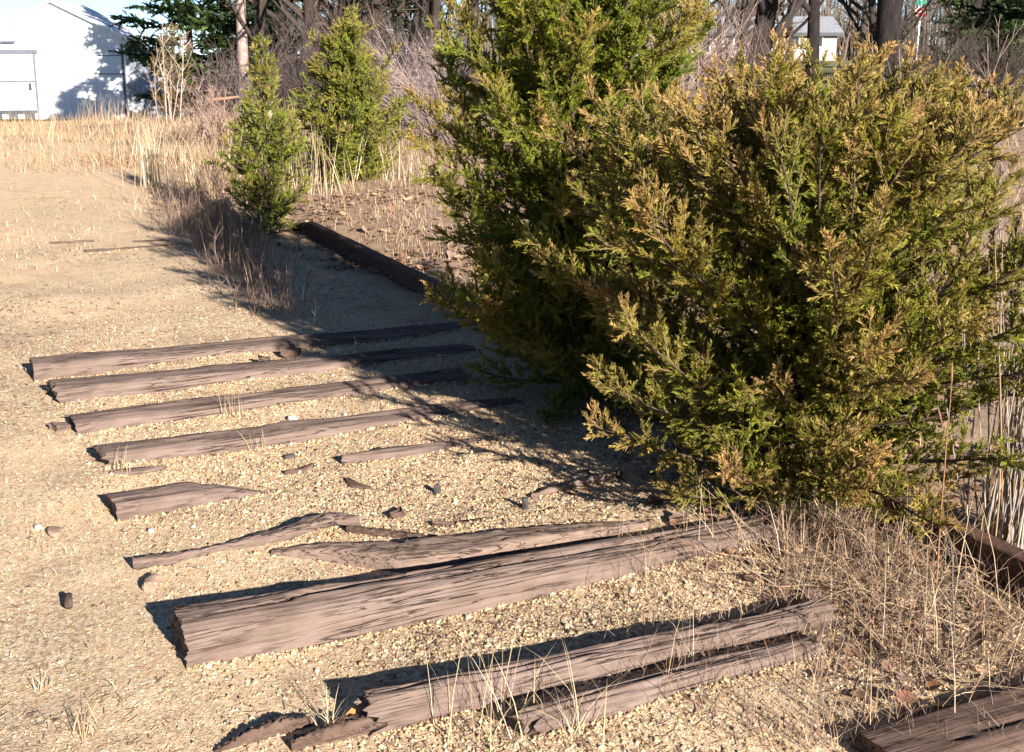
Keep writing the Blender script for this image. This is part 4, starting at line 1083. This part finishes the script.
# ------------------------------------------------------------------ evergreens
def evergreen(name, label, loc, H, rad, seed, ntier, col, tipc, low=.1, slen=.42, per=26, group=None):
    r = np.random.default_rng(seed); root = thing(name, label, 'tree', loc, 0, group); wood = MB(); fol = MB()
    tube(wood, [(0, 0, -.3), (0.05, 0, H * .5), (0, 0.05, H)], [.16, .10, .02], 8, (.12, .085, .07))
    pos, dr, sc, c0 = [], [], [], []
    nb = ntier * 6
    for k in range(nb):
        t = low + (1 - low) * (k + r.uniform(0, 1)) / nb; az = k * 2.4 + r.normal(0, .3)
        L = rad * (1 - t ** 1.5) * r.uniform(.6, 1.15) + .25; e = R(-8 + 45 * t + r.normal(0, 7))
        P_ = path((0, 0, t * H), (math.cos(az) * math.cos(e), math.sin(az) * math.cos(e), math.sin(e)), L, 7, .12, .05, r)
        tube(wood, P_, np.linspace(.035, .006, 7), 4, (.12, .085, .07))
        m = int(per * (.4 + L / rad)); u_ = r.uniform(.25, 1, m) ** .8
        pp = np.stack([np.interp(u_, np.linspace(0, 1, 7), P_[:, i]) for i in range(3)], 1) + r.normal(0, 1, (m, 3)) * np.array([.16, .16, .06]) * (L / rad + .4)
        pos.append(pp); dr.append(unit(unit(P_[-1] - P_[0])[None] * .6 + r.normal(0, .6, (m, 3)) * np.array([1, 1, .45]))); sc.append(slen * r.uniform(.55, 1.2, m))
        c0.append(np.array(col)[None] * (1 + r.normal(0, .22, (m, 1))) * np.array([1 + r.normal(0, .12), 1, 1]))
    pos, dr, sc, c0 = [np.concatenate(x) for x in (pos, dr, sc, c0)]
    scatter_sprays(fol, pos, dr, sc, np.clip(c0, .004, 1), np.clip(c0 * np.array(tipc) / np.array(col), .004, 1), SPRAYS_FAR, r)
    wood.build('trunk', M['bark'], root, True); fol.build('crown', M['foliage'], root)
    return root
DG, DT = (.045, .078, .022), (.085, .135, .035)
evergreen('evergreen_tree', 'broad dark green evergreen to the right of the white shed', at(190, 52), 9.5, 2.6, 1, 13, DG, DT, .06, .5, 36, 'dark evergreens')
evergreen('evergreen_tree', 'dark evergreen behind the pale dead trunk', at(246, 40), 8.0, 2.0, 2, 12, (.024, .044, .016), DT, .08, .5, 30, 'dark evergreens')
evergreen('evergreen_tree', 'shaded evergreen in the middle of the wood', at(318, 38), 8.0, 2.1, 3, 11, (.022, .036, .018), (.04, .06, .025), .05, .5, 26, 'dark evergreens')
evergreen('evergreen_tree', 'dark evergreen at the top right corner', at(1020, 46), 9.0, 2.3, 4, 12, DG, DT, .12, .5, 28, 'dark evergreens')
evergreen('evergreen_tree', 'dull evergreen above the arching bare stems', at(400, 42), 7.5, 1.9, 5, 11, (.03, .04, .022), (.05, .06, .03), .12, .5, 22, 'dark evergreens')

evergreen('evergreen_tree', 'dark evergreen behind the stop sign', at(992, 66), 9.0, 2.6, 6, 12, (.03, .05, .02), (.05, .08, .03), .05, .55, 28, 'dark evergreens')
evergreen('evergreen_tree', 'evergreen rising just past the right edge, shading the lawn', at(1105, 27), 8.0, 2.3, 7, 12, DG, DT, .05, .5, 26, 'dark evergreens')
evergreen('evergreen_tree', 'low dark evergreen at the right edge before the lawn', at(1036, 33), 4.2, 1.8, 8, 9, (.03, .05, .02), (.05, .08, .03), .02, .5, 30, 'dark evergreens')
rr = np.random.default_rng(77); mb = MB()
for k in range(1700):
    px = rr.uniform(225, 1180); Yf = rr.uniform(135, 215); p_ = D(px, 60, Yf); zb = float(zbase(p_[0], Yf)) - .3
    hh_ = rr.uniform(3, 13); c_ = np.array((.088, .068, .052)) * rr.uniform(.6, 1.35); lx_ = rr.normal(0, .8)
    P_ = np.array([(p_[0], Yf, zb), (p_[0] + lx_ * .4, Yf, zb + hh_ * .5), (p_[0] + lx_, Yf, zb + hh_)])
    tube(mb, P_, [.14, .10, .03], 3, c_)
    for w_ in range(3):
        a_ = rr.uniform(.25, .9); q0 = P_[0] + (P_[2] - P_[0]) * a_; q1 = q0 + np.array([rr.normal(0, 1.3), rr.normal(0, 1), rr.uniform(.6, 2.4)])
        tube(mb, [q0, q1], [.07, .025], 3, c_)
tag(mb.build('far_wood', M['bark']), 'grey mass of far bare woodland along the horizon', 'woodland', kind='stuff')

# ------------------------------------------------------------------ white shed
def part(parent, name, mat, boxes, smooth=False):
    mb = MB()
    for b_ in boxes: box(mb, *b_)
    return mb.build(name, M[mat], parent)
sp_ = D(60, 112, 60)
zs = float(zbase(sp_[0], 60)) - .05
shed = thing('shed', 'white metal gabled shed with a large sliding door', 'building', (sp_[0], 60, zs), R(2))
shed.rotation_euler[0] = -R(2.6)
W2, EV, PK, DP = 2.95, 3.75, 5.2, 4.6
# gable wall with ribs
mb = MB()
mb.add2([(-W2, 0, -1), (W2, 0, -1), (W2, 0, EV), (0, 0, PK), (-W2, 0, EV), (-W2, DP, -1), (W2, DP, -1), (W2, DP, EV), (0, DP, PK), (-W2, DP, EV)],
        [(0, 1, 2), (0, 2, 4), (4, 2, 3), (6, 5, 9), (6, 9, 7), (7, 9, 8)], [(1, 6, 7, 2), (5, 0, 4, 9)])
for x in np.arange(-W2 + .15, W2, .3):
    zt = EV + (PK - EV) * (1 - abs(x) / W2) - .05
    box(mb, x - .02, x + .02, -.022, .0, -.5, zt)
mb.build('wall', M['white_metal'], shed)
mb = MB(); ov = .25; th = .08
for sd in (-1, 1):
    v = []
    for y in (-ov, DP + ov):
        for (x, zz) in ((0, PK + .02), (sd * (W2 + ov), EV + .02 - (PK - EV) / W2 * ov)):
            v += [(x, y, zz), (x, y, zz + th)]
    f = [(0, 1, 3, 2), (4, 6, 7, 5), (0, 2, 6, 4), (1, 5, 7, 3), (2, 3, 7, 6), (0, 4, 5, 1)]
    mb.add(v, np.array(f))
mb.build('roof', M['white_metal'], shed)
door = part(shed, 'door', 'white_metal', [(-2.75, -.95, -.09, -.025, -.4, 3.0)])
part(door, 'door_frame', 'frame_grey', [(-2.80, -2.70, -.12, -.09, -.4, 3.05), (-.98, -.88, -.12, -.09, -.4, 3.05), (-2.70, -.98, -.115, -.09, 1.78, 1.86)])
part(door, 'door_track', 'frame_grey', [(-2.95, -.75, -.17, -.09, 3.05, 3.2)])
part(door, 'door_handle', 'dark_trim', [(-1.25, -1.12, -.16, -.115, 1.45, 1.75)])
part(shed, 'wall_light', 'frame_grey', [(-2.3, -1.7, -.25, -.02, 3.5, 3.58), (-2.55, -2.4, -.3, -.02, 3.4, 3.62)])
part(shed, 'seam_strip', 'frame_grey', [(-.9, W2 + 1.4, -.028, -.023, 2.92, 2.955)])
part(shed, 'seam_strip', 'frame_grey', [(.6, W2, -.029, -.024, 2.12, 2.155)])
part(shed, 'downspout', 'frame_grey', [(W2 - .05, W2 + .04, -.08, -.03, -.5, EV - .3)])
# lean-to at its right
mb = MB(); x0, x1 = W2, W2 + 1.75
mb.add2([(x0, .6, -1), (x1, .6, -1), (x1, .6, 2.9), (x0, .6, 3.45), (x0, 4.4, -1), (x1, 4.4, -1), (x1, 4.4, 2.9), (x0, 4.4, 3.45)], np.zeros((0, 3), int), [(0, 1, 2, 3), (1, 5, 6, 2), (3, 2, 6, 7), (5, 4, 7, 6)])
for x in np.arange(x0 + .1, x1, .2): box(mb, x - .018, x + .018, .575, .6, -.5, 2.9)
mb.build('lean_to', M['grey_metal'], shed)
# loading kerb before the door
kb = thing('loading_kerb', 'low dark loading kerb on pale blocks before the shed door', 'kerb', (sp_[0] - 1.9, 58.6, float(zbase(sp_[0], 58.6)) + .1), R(4))
part(kb, 'slab', 'dark_trim', [(-1.6, 1.2, 0, .5, .22, .36)])
for k in range(8): part(kb, 'block', 'dark_trim' if k % 2 else 'grey_metal', [(-1.55 + k * .34, -1.25 + k * .34, .02, .4, -.3, .218)])

# ------------------------------------------------------------------ houses
def house(label, px0, px1, pyb, Y, wallh, roofh, wins, wallm='house_wall', roofm='house_roof', depth=8):
    a, b_ = D(px0, pyb, Y), D(px1, pyb, Y); L = b_[0] - a[0]
    h = thing('house', label, 'house', (a[0], Y, a[2]), 0); h.rotation_euler[0] = -R(2.6)
    part(h, 'wall', wallm, [(0, L, 0, depth, -1.5, wallh)])
    mb = MB(); o_ = .5
    mb.add2([(-o_, -o_, wallh), (L + o_, -o_, wallh), (L + o_, depth + o_, wallh), (-o_, depth + o_, wallh), (-o_, depth / 2, wallh + roofh), (L + o_, depth / 2, wallh + roofh)],
            [(0, 4, 3), (1, 2, 5)], [(0, 1, 5, 4), (2, 3, 4, 5), (0, 3, 2, 1)])
    rf = mb.build('roof', M[roofm], h)
    part(rf, 'fascia', 'dark_trim', [(-o_, L + o_, -o_ - .04, -o_ - .003, wallh - .25, wallh + .02)])
    for (f0, f1, z0, z1) in wins:
        wn = part(h, 'window', 'window_glass', [(L * f0, L * f1, -.04, -.003, z0, z1)])
        part(wn, 'frame', 'sign_white', [(L * f0 - .08, L * f0 - .003, -.07, -.003, z0 - .08, z1 + .08), (L * f1 + .003, L * f1 + .08, -.07, -.003, z0 - .08, z1 + .08), (L * f0, L * f1, -.07, -.003, z1 + .003, z1 + .08), (L * f0, L * f1, -.07, -.003, z0 - .08, z0 - .003)])
    return h
house('long low pale house with grey roof seen between the trunks', 690, 836, 56, 118, 1.95, 1.5, [(.10, .13, .3, 1.6), (.30, .36, .8, 1.6), (.47, .53, -.2, 1.6), (.68, .74, .8, 1.6), (.86, .90, .8, 1.6)])
house('pale building glimpsed through the twigs left of the tall cedar', 388, 440, 62, 95, 1.4, .9, [(.2, .35, .5, 1.1)], 'sign_white', 'white_metal')

# ------------------------------------------------------------------ stop sign
p = D(918.5, 38, 108)
ss = thing('stop_sign', 'red octagonal stop sign under a green street name sign', 'sign', (p[0], 108, p[2]), R(3))
part(ss, 'post', 'sign_white', [(-.05, .05, 0.03, .08, -2.0, 2.95)])
def octagon(rad, y0, y1):
    mb = MB(); an = R(22.5) + np.arange(8) * R(45); cx, cz = np.cos(an) * rad, np.sin(an) * rad + 1.98
    v = np.concatenate([np.stack([cx, np.full(8, y0), cz], 1), np.stack([cx, np.full(8, y1), cz], 1), [[0, y0, 1.98], [0, y1, 1.98]]])
    j = np.arange(8); jn = (j + 1) % 8
    mb.add2(v, np.concatenate([np.stack([j, jn, np.full(8, 16)], 1), np.stack([jn + 8, j + 8, np.full(8, 17)], 1)]), np.stack([j, j + 8, jn + 8, jn], 1)); return mb
pl = octagon(.44, 0, .025).build('plate_border', M['sign_white'], ss)
octagon(.40, -.012, -.003).build('plate', M['sign_red'], ss)
fc = bpy.data.curves.new('lettering', 'FONT'); fc.body = 'STOP'; fc.align_x = 'CENTER'; fc.align_y = 'CENTER'; fc.size = .27; fc.extrude = .004
fo = bpy.data.objects.new('lettering_src', fc); COL.objects.link(fo)
bpy.context.view_layer.update()
me = bpy.data.meshes.new_from_object(fo.evaluated_get(bpy.context.evaluated_depsgraph_get())); bpy.data.objects.remove(fo)
me.materials.clear(); me.materials.append(M['sign_white'])
lo = bpy.data.objects.new('lettering', me); COL.objects.link(lo); lo.parent = ss; lo.location = (0, -.02, 1.98); lo.rotation_euler = (R(90), 0, 0)
nb_ = part(ss, 'street_name_blade', 'sign_green', [(-.42, .42, -.01, .02, 2.55, 2.88)])
